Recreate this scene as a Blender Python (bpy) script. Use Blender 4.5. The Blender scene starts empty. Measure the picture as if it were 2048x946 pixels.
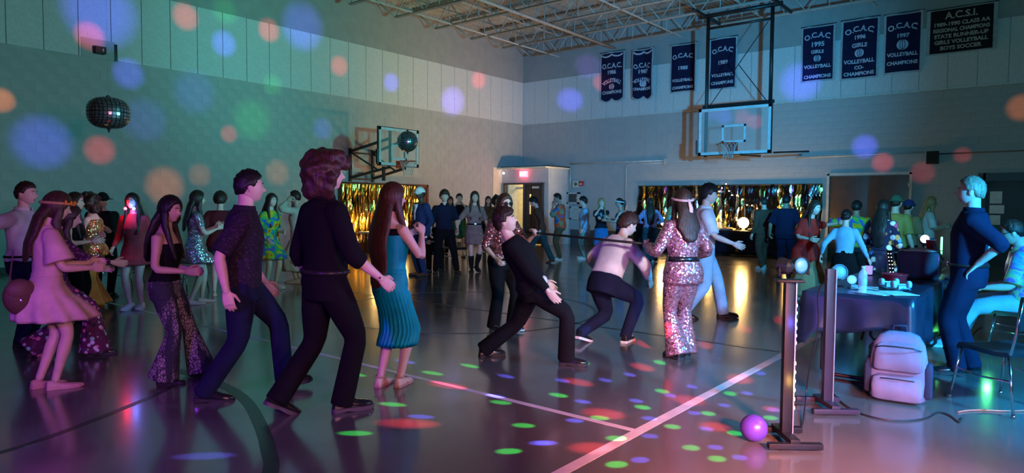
import bpy, bmesh, math, random
import numpy as np
from mathutils import Matrix, Vector

random.seed(7); rng = np.random.default_rng(7)
PI = math.pi
scene = bpy.context.scene
COL = scene.collection
A = np.array

# ---------------------------------------------------------------- camera
# Gym axes: X runs along the right-hand wall, Y along the left-hand wall, the far corner of the room is (0,0).
F_PX = 1348.0
CAM = A([16.21, -20.66, 1.45])
_pt, _ro, _ya = [math.radians(a) for a in (2.742, 0.441, -38.96)]
FW = A([math.sin(_ya)*math.cos(_pt), math.cos(_ya)*math.cos(_pt), -math.sin(_pt)])
RT = A([math.cos(_ya), -math.sin(_ya), 0.0]); UP = np.cross(RT, FW)
RT, UP = math.cos(_ro)*RT+math.sin(_ro)*UP, -math.sin(_ro)*RT+math.cos(_ro)*UP
cam_data = bpy.data.cameras.new('camera'); cam_data.sensor_width = 36.0
cam_data.lens = 36.0*F_PX/2048.0; cam_data.clip_start = 0.05; cam_data.clip_end = 200
cam = bpy.data.objects.new('camera', cam_data); COL.objects.link(cam)
_m = Matrix.Identity(4)
for i in range(3):
    _m[i][0], _m[i][1], _m[i][2], _m[i][3] = RT[i], UP[i], -FW[i], CAM[i]
cam.matrix_world = _m
scene.camera = cam

def ray(x, y): return FW+RT*((x-1024)/F_PX)+UP*((473-y)/F_PX)
def on_floor(x, y, z=0.0):
    d = ray(x, y); return CAM+d*((z-CAM[2])/d[2])
def on_left(x, y, X=0.0):
    d = ray(x, y); return CAM+d*((X-CAM[0])/d[0])
def on_right(x, y, Y=0.0):
    d = ray(x, y); return CAM+d*((Y-CAM[1])/d[1])
def at_depth(x, y, d): return CAM+ray(x, y)*d

# ---------------------------------------------------------------- world and exposure
world = bpy.data.worlds.new('dim_room'); scene.world = world; world.use_nodes = True
world.node_tree.nodes['Background'].inputs[0].default_value = (0.25, 0.3, 0.45, 1)
world.node_tree.nodes['Background'].inputs[1].default_value = 0.008
vs = scene.view_settings
vs.view_transform = 'Standard'; vs.look = 'None'; vs.gamma = 1.0; vs.use_curve_mapping = False
vs.exposure = 0.0
scene.cycles.use_denoising = True
scene.cycles.max_bounces = 5
scene.cycles.sample_clamp_indirect = 3.0

# ---------------------------------------------------------------- lamps of the party, with added fills
def aim(o, p, t):
    o.location = Vector(p)
    o.rotation_euler = (Vector(t)-Vector(p)).to_track_quat('-Z', 'Y').to_euler()
def spot(p, t, deg, col, watts, blend=1.0, size=0.05, name='party_spot'):
    l = bpy.data.lights.new(name, 'SPOT'); l.energy = watts; l.color = col
    l.spot_size = math.radians(deg); l.spot_blend = blend; l.shadow_soft_size = size
    o = bpy.data.objects.new(name, l); COL.objects.link(o); aim(o, p, t); return o
def point(p, col, watts, size=0.06, name='lamp_light'):
    l = bpy.data.lights.new(name, 'POINT'); l.energy = watts; l.color = col; l.shadow_soft_size = size
    o = bpy.data.objects.new(name, l); COL.objects.link(o); o.location = p; return o
def area(p, t, sx, sy, col, watts, name='panel_light'):
    l = bpy.data.lights.new(name, 'AREA'); l.shape = 'RECTANGLE'; l.size = sx; l.size_y = sy; l.energy = watts; l.color = col
    o = bpy.data.objects.new(name, l); COL.objects.link(o); aim(o, p, t); return o

DJ = (15.05, -13.0, 2.5)                  # the wash lamps above the disc jockey's table
spot(DJ, (5.5, 0, 5.2), 62, (0.04, 0.48, 1.0), 5800, 1.0, 0.12, 'wash_blue')
spot(DJ, (14.0, 0, 5.0), 80, (0.16, 0.72, 0.85), 620, 1.0, 0.12, 'wash_teal')
spot(DJ, (0, -16.5, 5.6), 66, (0.07, 0.60, 0.58), 3000, 1.0, 0.12, 'wash_green')
spot(DJ, (0, -9.2, 5.4), 44, (0.08, 0.88, 0.78), 3200, 1.0, 0.12, 'wash_leaf')
spot((8.4, -2.4, 1.5), (0, -3.6, 4.3), 66, (1.0, 0.66, 0.38), 1500, 1.0, 0.15, 'fill_warm')  # added fill warming the left wall near the corner, no known source
spot((8.6, -3.4, 1.3), (4, -5.5, 7.7), 100, (1.0, 0.62, 0.30), 480, 1.0, 0.2, 'fill_ceiling')  # added fill to brighten the ceiling, no fixture of its own
# LED bars behind the photographer's right shoulder and at the right edge; added fills among them
spot((17.6, -19.4, 1.9), (12.2, -16.6, 0.8), 95, (1.0, 0.36, 0.52), 300, 1.0, 0.12, 'wash_pink')
spot((18.2, -20.6, 2.2), (10.2, -18.4, 0.9), 60, (1.0, 0.42, 0.56), 400, 1.0, 0.12, 'wash_pink')
spot((13.4, -22.4, 2.0), (12.2, -18.9, 0.0), 95, (0.32, 0.05, 1.0), 560, 1.0, 0.15, 'wash_violet')
spot((17.7, -15.3, 1.9), (15.5, -13.9, 0.7), 105, (0.02, 0.42, 1.0), 1700, 1.0, 0.1, 'wash_cyan')
spot((17.6, -18.0, 1.4), (16.45, -16.7, 0.0), 80, (0.02, 0.42, 1.0), 1500, 1.0, 0.1, 'wash_cyan')
spot((16.7, -18.5, 1.2), (15.62, -17.2, 0.0), 70, (1.0, 0.25, 0.20), 2300, 1.0, 0.1, 'wash_rose')
spot((15.3, -14.9, 1.9), (12.0, -16.9, 1.2), 85, (0.35, 0.5, 1.0), 260, 1.0, 0.06, 'fill_ice')  # added fill on the dancers from the disc jockey's side
spot((15.1, -16.5, 1.25), (11.6, -17.9, 1.6), 46, (0.30, 0.16, 1.0), 130, 1.0, 0.05, 'fill_indigo')  # added violet spot above the black post for the striding man's face
spot((17.4, -18.0, 2.4), (12.6, -14.4, 1.0), 40, (1.0, 0.80, 0.84), 1100, 1.0, 0.08, 'wash_lilac')
spot((16.7, -13.2, 2.2), (14.2, -10.9, 1.1), 50, (0.12, 0.65, 1.0), 700, 1.0, 0.06, 'fill_aqua')  # added cyan spot to brighten the people around the table
# ---------------------------------------------------------------- geometry helpers
def nrm(v):
    v = np.asarray(v, float); n = np.linalg.norm(v); return v/n if n > 1e-9 else v
def rx(a): a = math.radians(a); c, s = math.cos(a), math.sin(a); return A([[1, 0, 0], [0, c, -s], [0, s, c]])
def ry(a): a = math.radians(a); c, s = math.cos(a), math.sin(a); return A([[c, 0, s], [0, 1, 0], [-s, 0, c]])
def rz(a): a = math.radians(a); c, s = math.cos(a), math.sin(a); return A([[c, -s, 0], [s, c, 0], [0, 0, 1]])
def sstep(x, a, b):
    t = np.clip((np.asarray(x, float)-a)/(b-a), 0, 1); return t*t*(3-2*t)

class Geo:
    def __init__(self): self.v = []; self.f = []; self.m = []; self.n = 0
    def add(self, v, f, m=0):
        v = np.asarray(v, float); self.v.append(v)
        for q in f: self.f.append(tuple(int(i)+self.n for i in q)); self.m.append(m)
        self.n += len(v); return self
    def loft(self, rings, m=0, caps=(1, 1), closed=True):
        k = len(rings); n = len(rings[0]); f = []
        for i in range(k-1):
            for j in range(n if closed else n-1):
                j2 = (j+1) % n; f.append((i*n+j, i*n+j2, (i+1)*n+j2, (i+1)*n+j))
        if caps[0]: f.append(tuple(range(n-1, -1, -1)))
        if caps[1]: f.append(tuple((k-1)*n+j for j in range(n)))
        return self.add(np.concatenate([np.asarray(r, float) for r in rings]), f, m)
    def tube(self, pts, rad, n=10, m=0, side=None, caps=(1, 1), round_ends=False):
        pts = [np.asarray(p, float) for p in pts]; rad = list(rad) if hasattr(rad, '__len__') else [rad]*len(pts)
        rad = [(r, r) if not hasattr(r, '__len__') else r for r in rad]
        k = len(pts); tan = []
        for i in range(k):
            a = pts[max(i-1, 0)]; b = pts[min(i+1, k-1)]; tan.append(nrm(b-a))
        if round_ends:
            for e in (0, -1):
                sg = -1 if e == 0 else 1; p, r, t = pts[e], rad[e], tan[e]; q = max(r)
                ex = [(p+sg*t*q*.5, (r[0]*.86, r[1]*.86)), (p+sg*t*q*.86, (r[0]*.5, r[1]*.5)), (p+sg*t*q*.98, (r[0]*.15, r[1]*.15))]
                if e == 0:
                    for x in ex: pts.insert(0, x[0]); rad.insert(0, x[1]); tan.insert(0, t)
                else:
                    for x in ex: pts.append(x[0]); rad.append(x[1]); tan.append(t)
            k = len(pts)
        u = np.asarray(side, float) if side is not None else (A([1, 0, 0]) if abs(tan[0][0]) < .8 else A([0, 1, 0]))
        ang = np.linspace(0, 2*PI, n, endpoint=False); rings = []
        for p, r, t in zip(pts, rad, tan):
            u = nrm(u-t*np.dot(u, t)); w = np.cross(t, u)
            rings.append(p+np.outer(np.cos(ang)*r[0], u)+np.outer(np.sin(ang)*r[1], w))
        return self.loft(rings, m, caps)
    def box(self, c, size, R=None, m=0):
        hx, hy, hz = [s/2 for s in size]
        v = A([[x, y, z] for x in (-hx, hx) for y in (-hy, hy) for z in (-hz, hz)])
        if R is not None: v = v@R.T
        return self.add(v+A(c), [(0, 1, 3, 2), (4, 6, 7, 5), (0, 4, 5, 1), (2, 3, 7, 6), (0, 2, 6, 4), (1, 5, 7, 3)], m)
    def bar(self, a, b, w, h, up=(0, 0, 1), m=0):
        a, b = A(a, float), A(b, float); t = nrm(b-a); u = nrm(np.cross(up, t)) if abs(np.dot(nrm(up), t)) < .99 else A([1., 0, 0]); v = np.cross(t, u)
        R = np.stack([u, t, v], 1); return self.box((a+b)/2, (w, np.linalg.norm(b-a), h), R, m)
    def ball(self, c, r, nu=16, nv=10, R=None, m=0):
        r = (r, r, r) if not hasattr(r, '__len__') else r
        v = [[0, 0, -1]]; f = []
        for j in range(1, nv):
            p = -PI/2+PI*j/nv
            for i in range(nu): a = 2*PI*i/nu; v.append([math.cos(p)*math.cos(a), math.cos(p)*math.sin(a), math.sin(p)])
        v.append([0, 0, 1]); v = A(v, float)*A(r)
        for i in range(nu): f.append((0, 1+(i+1) % nu, 1+i))
        for j in range(nv-2):
            for i in range(nu): a = 1+j*nu+i; b = 1+j*nu+(i+1) % nu; f.append((a, b, b+nu, a+nu))
        t = len(v)-1; o = 1+(nv-2)*nu
        for i in range(nu): f.append((o+i, o+(i+1) % nu, t))
        if R is not None: v = v@R.T
        return self.add(v+A(c, float), f, m)
    def lathe(self, prof, c=(0, 0, 0), n=20, m=0, R=None, caps=(1, 1)):
        ang = np.linspace(0, 2*PI, n, endpoint=False); rings = []
        for r, z in prof:
            q = np.stack([np.cos(ang)*r, np.sin(ang)*r, np.full(n, z)], 1)
            if R is not None: q = q@R.T
            rings.append(q+A(c, float))
        return self.loft(rings, m, caps)
    def grid(self, P, m=0):
        P = np.asarray(P, float); k, n = P.shape[:2]
        return self.add(P.reshape(-1, 3), [(i*n+j, i*n+j+1, (i+1)*n+j+1, (i+1)*n+j) for i in range(k-1) for j in range(n-1)], m)
    def merge(self, g, m=None):
        if g.n: self.add(np.concatenate(g.v), g.f, 0); 
        if g.n:
            for i, q in enumerate(g.m): self.m[len(self.m)-len(g.m)+i] = q if m is None else m
        return self
    def xf(self, R, t=(0, 0, 0)):
        self.v = [v@np.asarray(R).T+A(t, float) for v in self.v]; return self
    def verts(self): return np.concatenate(self.v) if self.v else np.zeros((0, 3))

def to_mesh(g, name, mats=(), smooth=True, bevel=0, seg=2):
    me = bpy.data.meshes.new(name)
    me.from_pydata(g.verts().tolist(), [], g.f)
    for q in mats: me.materials.append(q)
    me.polygons.foreach_set('material_index', g.m)
    if bevel:
        bm = bmesh.new(); bm.from_mesh(me)
        bmesh.ops.bevel(bm, geom=[e for e in bm.edges if len(e.link_faces) == 2 and e.calc_face_angle(0) > .5], offset=bevel, segments=seg, profile=.6, affect='EDGES', clamp_overlap=True)
        bm.to_mesh(me); bm.free()
    me.polygons.foreach_set('use_smooth', [bool(smooth)]*len(me.polygons))
    if smooth == 'auto' or bevel:
        try: me.set_sharp_from_angle(angle=math.radians(35))
        except Exception: pass
    me.update(); return me
def link(name, data, parent=None, loc=None, rot=None):
    o = bpy.data.objects.new(name, data); COL.objects.link(o)
    if parent is not None: o.parent = parent
    if loc is not None: o.location = loc
    if rot is not None: o.rotation_euler = rot
    return o
def part(name, g, mats, parent=None, smooth=False, bevel=0, seg=2, loc=None, rot=None, label=None):
    mats = mats if isinstance(mats, (list, tuple)) else [mats]
    o = link(name, to_mesh(g, name, mats, smooth, bevel, seg), parent, loc, rot)
    if label: o['label'] = label
    return o
def tag(o, label, cat, group=None, kind=None):
    if label: o['label'] = label
    if cat: o['category'] = cat
    if group: o['group'] = group
    if kind: o['kind'] = kind
    return o
def thing(name, label, cat, loc=(0, 0, 0), rotz=0, group=None):
    o = bpy.data.objects.new(name, None); COL.objects.link(o); o.empty_display_size = .1
    o.location = loc; o.rotation_euler = (0, 0, rotz); return tag(o, label, cat, group)
def struct(name, g, mats, parent=None, **k):
    o = part(name, g, mats, parent, **k)
    if parent is None: o['kind'] = 'structure'
    return o
def fuse(g, voxel, mats, name, it=3, fac=.5):
    """one continuous skin over overlapping closed volumes"""
    me = to_mesh(g, 'tmp'); o = link('tmp', me)
    r = o.modifiers.new('r', 'REMESH'); r.mode = 'VOXEL'; r.voxel_size = voxel; r.use_smooth_shade = True
    if it: s = o.modifiers.new('s', 'SMOOTH'); s.iterations = it; s.factor = fac
    dg = bpy.context.evaluated_depsgraph_get(); ev = o.evaluated_get(dg)
    out = bpy.data.meshes.new_from_object(ev, depsgraph=dg); out.name = name
    bpy.data.objects.remove(o); bpy.data.meshes.remove(me)
    out.materials.clear()
    for q in mats: out.materials.append(q)
    out.polygons.foreach_set('use_smooth', [True]*len(out.polygons)); return out
def mesh_geo(me, m=0):
    g = Geo(); n = len(me.vertices); v = np.empty(n*3); me.vertices.foreach_get('co', v)
    return g.add(v.reshape(-1, 3), [tuple(p.vertices) for p in me.polygons], m)

# ---------------------------------------------------------------- materials
_M = {}
class NT:
    def __init__(self, name):
        self.mat = bpy.data.materials.new(name); self.mat.use_nodes = True; self.t = self.mat.node_tree
        self.b = self.t.nodes['Principled BSDF']; self.tc = None
    def n(self, typ, **k):
        q = self.t.nodes.new(typ)
        for a, v in k.items():
            if a.startswith('i_'): 
                key = a[2:]; key = int(key) if key.isdigit() else key.replace('_', ' ')
                q.inputs[key].default_value = v
            else: setattr(q, a, v)
        return q
    def l(self, a, b): self.t.links.new(a, b)
    def co(self, scale=(1, 1, 1)):
        if self.tc is None: self.tc = self.n('ShaderNodeTexCoord')
        mp = self.n('ShaderNodeMapping'); mp.inputs['Scale'].default_value = scale
        self.l(self.tc.outputs['Object'], mp.inputs['Vector']); return mp.outputs['Vector']
    def noise(self, scale, detail=3, sc=(1, 1, 1), dist=0.0):
        q = self.n('ShaderNodeTexNoise'); q.inputs['Scale'].default_value = scale; q.inputs['Detail'].default_value = detail
        q.inputs['Distortion'].default_value = dist; self.l(self.co(sc), q.inputs['Vector']); return q
    def ramp(self, src, stops, interp='LINEAR'):
        r = self.n('ShaderNodeValToRGB'); r.color_ramp.interpolation = interp; e = r.color_ramp.elements
        while len(e) < len(stops): e.new(.5)
        for x, (p, c) in zip(e, stops): x.position = p; x.color = (*c, 1) if len(c) == 3 else c
        self.l(src, r.inputs['Fac']); return r.outputs['Color']
    def bump(self, src, strength, dist=.01, prev=None):
        q = self.n('ShaderNodeBump'); q.inputs['Strength'].default_value = strength; q.inputs['Distance'].default_value = dist
        self.l(src, q.inputs['Height'])
        if prev is not None: self.l(prev, q.inputs['Normal'])
        self.l(q.outputs['Normal'], self.b.inputs['Normal']); return q.outputs['Normal']
    def set(self, **k):
        for a, v in k.items(): self.b.inputs[a.replace('_', ' ')].default_value = v
def mixc(a, k): return tuple(min(1, c*k) for c in a)
def mat(name, col, rough=.6, metal=0.0, var=.12, scale=8, bump=0.0, bscale=40, coat=0.0, spec=.5):
    if name in _M: return _M[name]
    t = NT(name); t.set(Roughness=rough, Metallic=metal); t.b.inputs['Specular IOR Level'].default_value = spec; t.b.inputs['Coat Weight'].default_value = coat
    nz = t.noise(scale, 4); t.l(t.ramp(nz.outputs['Fac'], [(.3, mixc(col, 1-var)), (.7, mixc(col, 1+var))]), t.b.inputs['Base Color'])
    if bump: t.bump(t.noise(bscale, 3).outputs['Fac'], bump)
    _M[name] = t.mat; return t.mat
def emit(name, col, strength, base=(.8, .8, .8)):
    if name in _M: return _M[name]
    t = NT(name); t.set(Roughness=.4); t.b.inputs['Base Color'].default_value = (*base, 1)
    t.b.inputs['Emission Color'].default_value = (*col, 1); t.b.inputs['Emission Strength'].default_value = strength
    nz = t.noise(30, 2); t.bump(nz.outputs['Fac'], .05); _M[name] = t.mat; return t.mat
def glass(name, col=(1, 1, 1), rough=.02, alpha=.12):
    if name in _M: return _M[name]
    t = NT(name); t.set(Roughness=rough); t.b.inputs['Base Color'].default_value = (*col, 1); t.b.inputs['Alpha'].default_value = alpha
    t.bump(t.noise(3, 1).outputs['Fac'], .01); _M[name] = t.mat; return t.mat
def cloth(name, col, rough=.9, pat=None, sheen=0.0, cols=None, scale=10, wr=.35):
    if name in _M: return _M[name]
    t = NT(name); t.set(Roughness=rough); t.b.inputs['Sheen Weight'].default_value = sheen; t.b.inputs['Specular IOR Level'].default_value = .18
    bc = t.b.inputs['Base Color']
    if pat is None:
        nz = t.noise(7, 4); t.l(t.ramp(nz.outputs['Fac'], [(.3, mixc(col, .8)), (.7, mixc(col, 1.15))]), bc)
    elif pat == 'tiedye':
        nz = t.noise(scale*.4, 3, dist=1.5); k = len(cols); t.l(t.ramp(nz.outputs['Fac'], [(.3+.4*i/(k-1), c) for i, c in enumerate(cols)]), bc)
    elif pat == 'floral':
        vo = t.n('ShaderNodeTexVoronoi'); vo.inputs['Scale'].default_value = scale; t.l(t.co(), vo.inputs['Vector'])
        sp = t.n('ShaderNodeSeparateColor'); t.l(vo.outputs['Color'], sp.inputs[0])
        k = len(cols); cr = t.ramp(sp.outputs[0], [(i/k, c) for i, c in enumerate(cols)], 'CONSTANT')
        mx = t.n('ShaderNodeMix', data_type='RGBA'); md = t.ramp(vo.outputs['Distance'], [(.38, (0, 0, 0)), (.5, (1, 1, 1))])
        t.l(md, mx.inputs[0]); t.l(cr, mx.inputs[6]); mx.inputs[7].default_value = (*col, 1); t.l(mx.outputs[2], bc)
    elif pat == 'plaid':
        outs = []
        for d in ('X', 'Z'):
            w = t.n('ShaderNodeTexWave', bands_direction=d, i_Scale=scale); t.l(t.co(), w.inputs['Vector']); outs.append(t.ramp(w.outputs['Fac'], [(.55, (0, 0, 0)), (.7, (1, 1, 1))]))
        ad = t.n('ShaderNodeMix', data_type='RGBA', blend_type='ADD', i_0=1.0); t.l(outs[0], ad.inputs[6]); t.l(outs[1], ad.inputs[7])
        mx = t.n('ShaderNodeMix', data_type='RGBA'); t.l(ad.outputs[2], mx.inputs[0]); mx.inputs[6].default_value = (*col, 1); mx.inputs[7].default_value = (*cols[0], 1); t.l(mx.outputs[2], bc)
    elif pat == 'snake':
        vo = t.n('ShaderNodeTexVoronoi', feature='DISTANCE_TO_EDGE', i_Scale=52.0); t.l(t.co((1, 1, .55)), vo.inputs['Vector'])
        nz = t.noise(9, 2, (1.6, 1.6, .2)); a = t.ramp(nz.outputs['Fac'], [(.46, col), (.54, cols[0])])
        mx = t.n('ShaderNodeMix', data_type='RGBA'); t.l(t.ramp(vo.outputs['Distance'], [(.06, (0, 0, 0)), (.16, (1, 1, 1))]), mx.inputs[0]); mx.inputs[6].default_value = (*cols[1], 1); t.l(a, mx.inputs[7]); t.l(mx.outputs[2], bc)
    elif pat == 'sequin':
        vo = t.n('ShaderNodeTexVoronoi', i_Scale=scale); t.l(t.co(), vo.inputs['Vector'])
        sp = t.n('ShaderNodeSeparateColor'); t.l(vo.outputs['Color'], sp.inputs[0]); t.l(t.ramp(sp.outputs[0], [(0, mixc(col, .55)), (1, mixc(col, 1.3))]), bc)
        t.set(Metallic=.75, Roughness=.22); t.b.inputs['Sheen Weight'].default_value = 0
        nm = t.n('ShaderNodeVectorMath', operation='SUBTRACT'); t.l(vo.outputs['Color'], nm.inputs[0]); nm.inputs[1].default_value = (.5, .5, .5)
        scn = t.n('ShaderNodeVectorMath', operation='SCALE'); t.l(nm.outputs[0], scn.inputs[0]); scn.inputs['Scale'].default_value = .8
        ge = t.n('ShaderNodeNewGeometry'); ad = t.n('ShaderNodeVectorMath', operation='ADD'); t.l(ge.outputs['Normal'], ad.inputs[0]); t.l(scn.outputs[0], ad.inputs[1])
        nn = t.n('ShaderNodeVectorMath', operation='NORMALIZE'); t.l(ad.outputs[0], nn.inputs[0]); t.l(nn.outputs[0], t.b.inputs['Normal'])
        _M[name] = t.mat; return t.mat
    p = t.bump(t.noise(5, 2, (1, 1, .45), .8).outputs['Fac'], wr, .03)
    t.bump(t.noise(160, 2).outputs['Fac'], .12, .002, p)
    _M[name] = t.mat; return t.mat
def skin(tone='pale'):
    c = dict(pale=(.72, .50, .40), mid=(.52, .34, .25), tan=(.40, .25, .17), dark=(.085, .05, .035))[tone]; name = 'skin_'+tone
    if name in _M: return _M[name]
    t = NT(name); t.set(Roughness=.5); t.b.inputs['Subsurface Weight'].default_value = .05; t.b.inputs['Subsurface Radius'].default_value = (.02, .008, .005)
    nz = t.noise(9, 4); t.l(t.ramp(nz.outputs['Fac'], [(.3, mixc(c, .9)), (.7, mixc(c, 1.08))]), t.b.inputs['Base Color'])
    t.bump(t.noise(220, 2).outputs['Fac'], .06, .002); _M[name] = t.mat; return t.mat
def hairm(name, col):
    if name in _M: return _M[name]
    t = NT(name); t.set(Roughness=.42); t.b.inputs['Specular IOR Level'].default_value = .35
    nz = t.noise(70, 4, (1, 1, .06), .6); t.l(t.ramp(nz.outputs['Fac'], [(.3, mixc(col, .55)), (.7, mixc(col, 1.5))]), t.b.inputs['Base Color'])
    t.bump(nz.outputs['Fac'], .7, .01); _M[name] = t.mat; return t.mat

BLACK = mat('black_paint', (.012, .012, .013), .42)
BLACK_PLASTIC = mat('black_plastic', (.015, .015, .017), .35)
CHROME = mat('chrome_steel', (.75, .76, .78), .14, 1.0, .03)
STEEL = mat('painted_steel', (.42, .42, .40), .5, .2)
WHITE_PAINT = mat('white_paint', (.75, .75, .74), .5)
PAPER = mat('paper_white', (.78, .78, .76), .8)
EYE_W = mat('eye_white', (.8, .8, .8), .2); DARK = mat('eye_dark', (.02, .015, .012), .3); LIPS = mat('lip_rose', (.42, .16, .14), .45)
# ================================================================ THE ROOM
def paint_wall(name, col, rough=.75, sc=3, bump=.15):
    if name in _M: return _M[name]
    t = NT(name); t.set(Roughness=rough)
    nz = t.noise(sc, 5); t.l(t.ramp(nz.outputs['Fac'], [(.3, mixc(col, .92)), (.7, mixc(col, 1.06))]), t.b.inputs['Base Color'])
    t.bump(t.noise(90, 3).outputs['Fac'], bump, .004); _M[name] = t.mat; return t.mat
WALL_BLOCK = paint_wall('painted_block', (.40, .40, .385))
WALL_BAND = paint_wall('acoustic_panel', (.60, .60, .58), .85, 20, .3)
WALL_TOP = paint_wall('upper_wall_paint', (.33, .325, .31))
VEST = paint_wall('vestibule_paint', (.52, .52, .50))

def floor_mat():
    t = NT('gym_floor'); t.set(Roughness=.2); t.b.inputs['Specular IOR Level'].default_value = .55
    t.b.inputs['Coat Weight'].default_value = .5; t.b.inputs['Coat Roughness'].default_value = .12
    nz = t.noise(.9, 5); t.l(t.ramp(nz.outputs['Fac'], [(.3, (.085, .077, .069)), (.7, (.12, .11, .098))]), t.b.inputs['Base Color'])
    r = t.noise(2.2, 5); t.l(t.ramp(r.outputs['Fac'], [(.3, (.15,)*3), (.75, (.27,)*3)]), t.b.inputs['Roughness'])
    t.bump(t.noise(3.0, 3).outputs['Fac'], .035, .02); return t.mat
FLOOR = floor_mat()
XR, YN = 21.0, -27.0
floor = struct('floor', Geo().box(((XR-.6)/2, (YN+3.4)/2, -.1), (XR+1.4, 3.4-YN, .2)), FLOOR)
LINE_W = mat('court_line_white', (.62, .62, .62), .3); LINE_D = mat('court_line_dark', (.018, .024, .020), .3)
def line_ribbon(name, pts, w, m, label):
    pts = [A([*p[:2], 0.]) for p in pts]; L, R_, L0, R0 = [], [], [], []
    for i, p in enumerate(pts):
        t = nrm(pts[min(i+1, len(pts)-1)]-pts[max(i-1, 0)]); n = A([-t[1], t[0], 0])*w/2
        L.append(p+n+A([0, 0, .002])); R_.append(p-n+A([0, 0, .002])); L0.append(p+n-A([0, 0, .001])); R0.append(p-n-A([0, 0, .001]))
    g = Geo(); g.loft([A(q) for q in zip(L, R_, R0, L0)]); part(name, g, m, floor, label=label)
def arc_pts(c, r, a0, a1, n=48): return [(c[0]+r*math.cos(math.radians(a0+(a1-a0)*i/n)), c[1]+r*math.sin(math.radians(a0+(a1-a0)*i/n))) for i in range(n+1)]
line_ribbon('court_line', [(-0+.9, -16.83), (14.13, -16.83)], .05, LINE_W, 'thin white court line running in from the left')
line_ribbon('court_line', [(14.17, -26), (14.17, -1.2)], .075, LINE_W, 'wider white court line towards the right doors')
line_ribbon('court_line', arc_pts((9.9, -13.85), 1.78, 0, 360, 72), .05, LINE_D, 'dark centre circle line')
line_ribbon('court_line', [(1.2, -13.8), (14.1, -13.8)], .05, LINE_D, 'dark straight line through the centre circle')
def smooth_path(P, n=12):
    out = []; P = [A(p, float) for p in P]
    for i in range(len(P)-1):
        p0, p1, p2, p3 = P[max(i-1, 0)], P[i], P[i+1], P[min(i+2, len(P)-1)]
        for k in range(n):
            t = k/n; out.append(.5*((2*p1)+(p2-p0)*t+(2*p0-5*p1+4*p2-p3)*t*t+(3*p1-p0-3*p2+p3)*t**3))
    out.append(P[-1]); return out
line_ribbon('court_line', smooth_path([(11.60, -20.2), (11.53, -19.54), (11.41, -19.2), (11.16, -18.73), (10.83, -18.23), (10.3, -17.75), (9.6, -17.5)]), .05, LINE_D, 'thin dark curved line on the near left')
line_ribbon('court_line', smooth_path([(10.2, -18.0), (11.07, -17.99), (11.63, -18.09), (12.22, -18.32), (12.66, -18.53), (12.98, -18.71), (13.6, -19.2)]), .085, LINE_D, 'broad dark curved line in the foreground')

# ---- left wall: block below, panel band, painted strip above
ZB0, ZB1, ZTOP = 4.52, 6.12, 7.72
wall_left = struct('wall_left', Geo().box((-.11, YN/2, ZTOP/2), (.20, -YN, ZTOP)), WALL_BLOCK)
part('upper_strip', Geo().box((-.003, YN/2, (ZB1+ZTOP)/2), (.03, -YN, ZTOP-ZB1)), WALL_TOP, wall_left)
PW = .6335
pan = to_mesh(Geo().box((0, 0, 0), (.03, PW-.012, ZB1-ZB0-.006)), 'wall_panel', [WALL_BAND], False, .004, 1)
for i in range(38):
    o = link('wall_panel', pan, wall_left, (.007, -.06-PW*(i+.5)+.03, (ZB0+ZB1)/2))
wall_right = struct('wall_right', Geo().box(((2.16+XR)/2, .11, ZTOP/2), (XR-2.16, .20, ZTOP)).box((.98, .11, (2.79+ZTOP)/2), (2.36, .20, ZTOP-2.79)), WALL_BLOCK)
part('upper_strip', Geo().box((XR/2, .003, (ZB1+ZTOP)/2), (XR, .03, ZTOP-ZB1)), WALL_TOP, wall_right)
panr = to_mesh(Geo().box((0, 0, 0), (PW-.012, .03, ZB1-ZB0-.006)), 'wall_panel', [WALL_BAND], False, .004, 1)
for i in range(33): link('wall_panel', panr, wall_right, (.58-PW+PW*(i+.5), -.007, (ZB0+ZB1)/2))
part('panel_ledge', Geo().box((XR/2, -.018, ZB0-.012), (XR, .03, .03)), mat('ledge_trim', (.62, .60, .52), .5), wall_right)
# painted concrete blocks, joints recessed
BW, BH, BT = .406, .2032, .005
blk_l = to_mesh(Geo().box((0, 0, 0), (BT, BW-.005, BH-.005)), 'block', [WALL_BLOCK], False, .002, 1)
blk_r = to_mesh(Geo().box((0, 0, 0), (BW-.005, BT, BH-.005)), 'block', [WALL_BLOCK], False, .002, 1)
def blocks(side, span, holes, parent, shared):
    P = []
    for r in range(int(ZB0/BH)+1):
        z = r*BH+BH/2
        if z > ZB0-.05: continue
        for c in range(int(span/BW)+1):
            u = c*BW+(BW/2 if r % 2 else 0)
            if u > span: continue
            if any(a-.1 < u < b+.1 and z < h+.06 for a, b, h in holes): continue
            P.append((u, z))
    pos = [A([-.0085, -u, z]) if side == 'L' else A([u, .0085, z]) for u, z in P]
    def vis(p):
        v = p-CAM; d = v@FW; x = 1024+F_PX*(v@RT)/d
        return 0 < x < 2048 and p[2] > 1.5
    order = sorted(range(len(pos)), key=lambda i: (not vis(pos[i]), np.linalg.norm(pos[i]-CAM)))
    for i in order[:300]: link('block', shared, parent, pos[i])
    g = Geo(); sz = (BT, BW-.005, BH-.005) if side == 'L' else (BW-.005, BT, BH-.005)
    for i in order[300:]: g.box(pos[i], sz)
    o = part('block_field', g, WALL_BLOCK, parent); o['kind'] = 'stuff'
blocks('L', 21.0, [(5.0, 8.65, 2.06)], wall_left, blk_l)
blocks('R', 20.5, [(-1, 2.2, 2.8), (11.05, 13.2, 2.4), (14.6, 16.9, 2.33)], wall_right, blk_r)
struct('wall_near', Geo().box((XR/2, YN-.1, ZTOP/2), (XR, .2, ZTOP)), WALL_BLOCK)
struct('wall_far_right', Geo().box((XR+.1, YN/2, ZTOP/2), (.2, -YN, ZTOP)), WALL_BLOCK)
struct('baseboard_right', Geo().box((4.3, -.02, .27), (4.0, .05, .54)), mat('dark_wall_base', (.07, .075, .08), .6))
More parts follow.
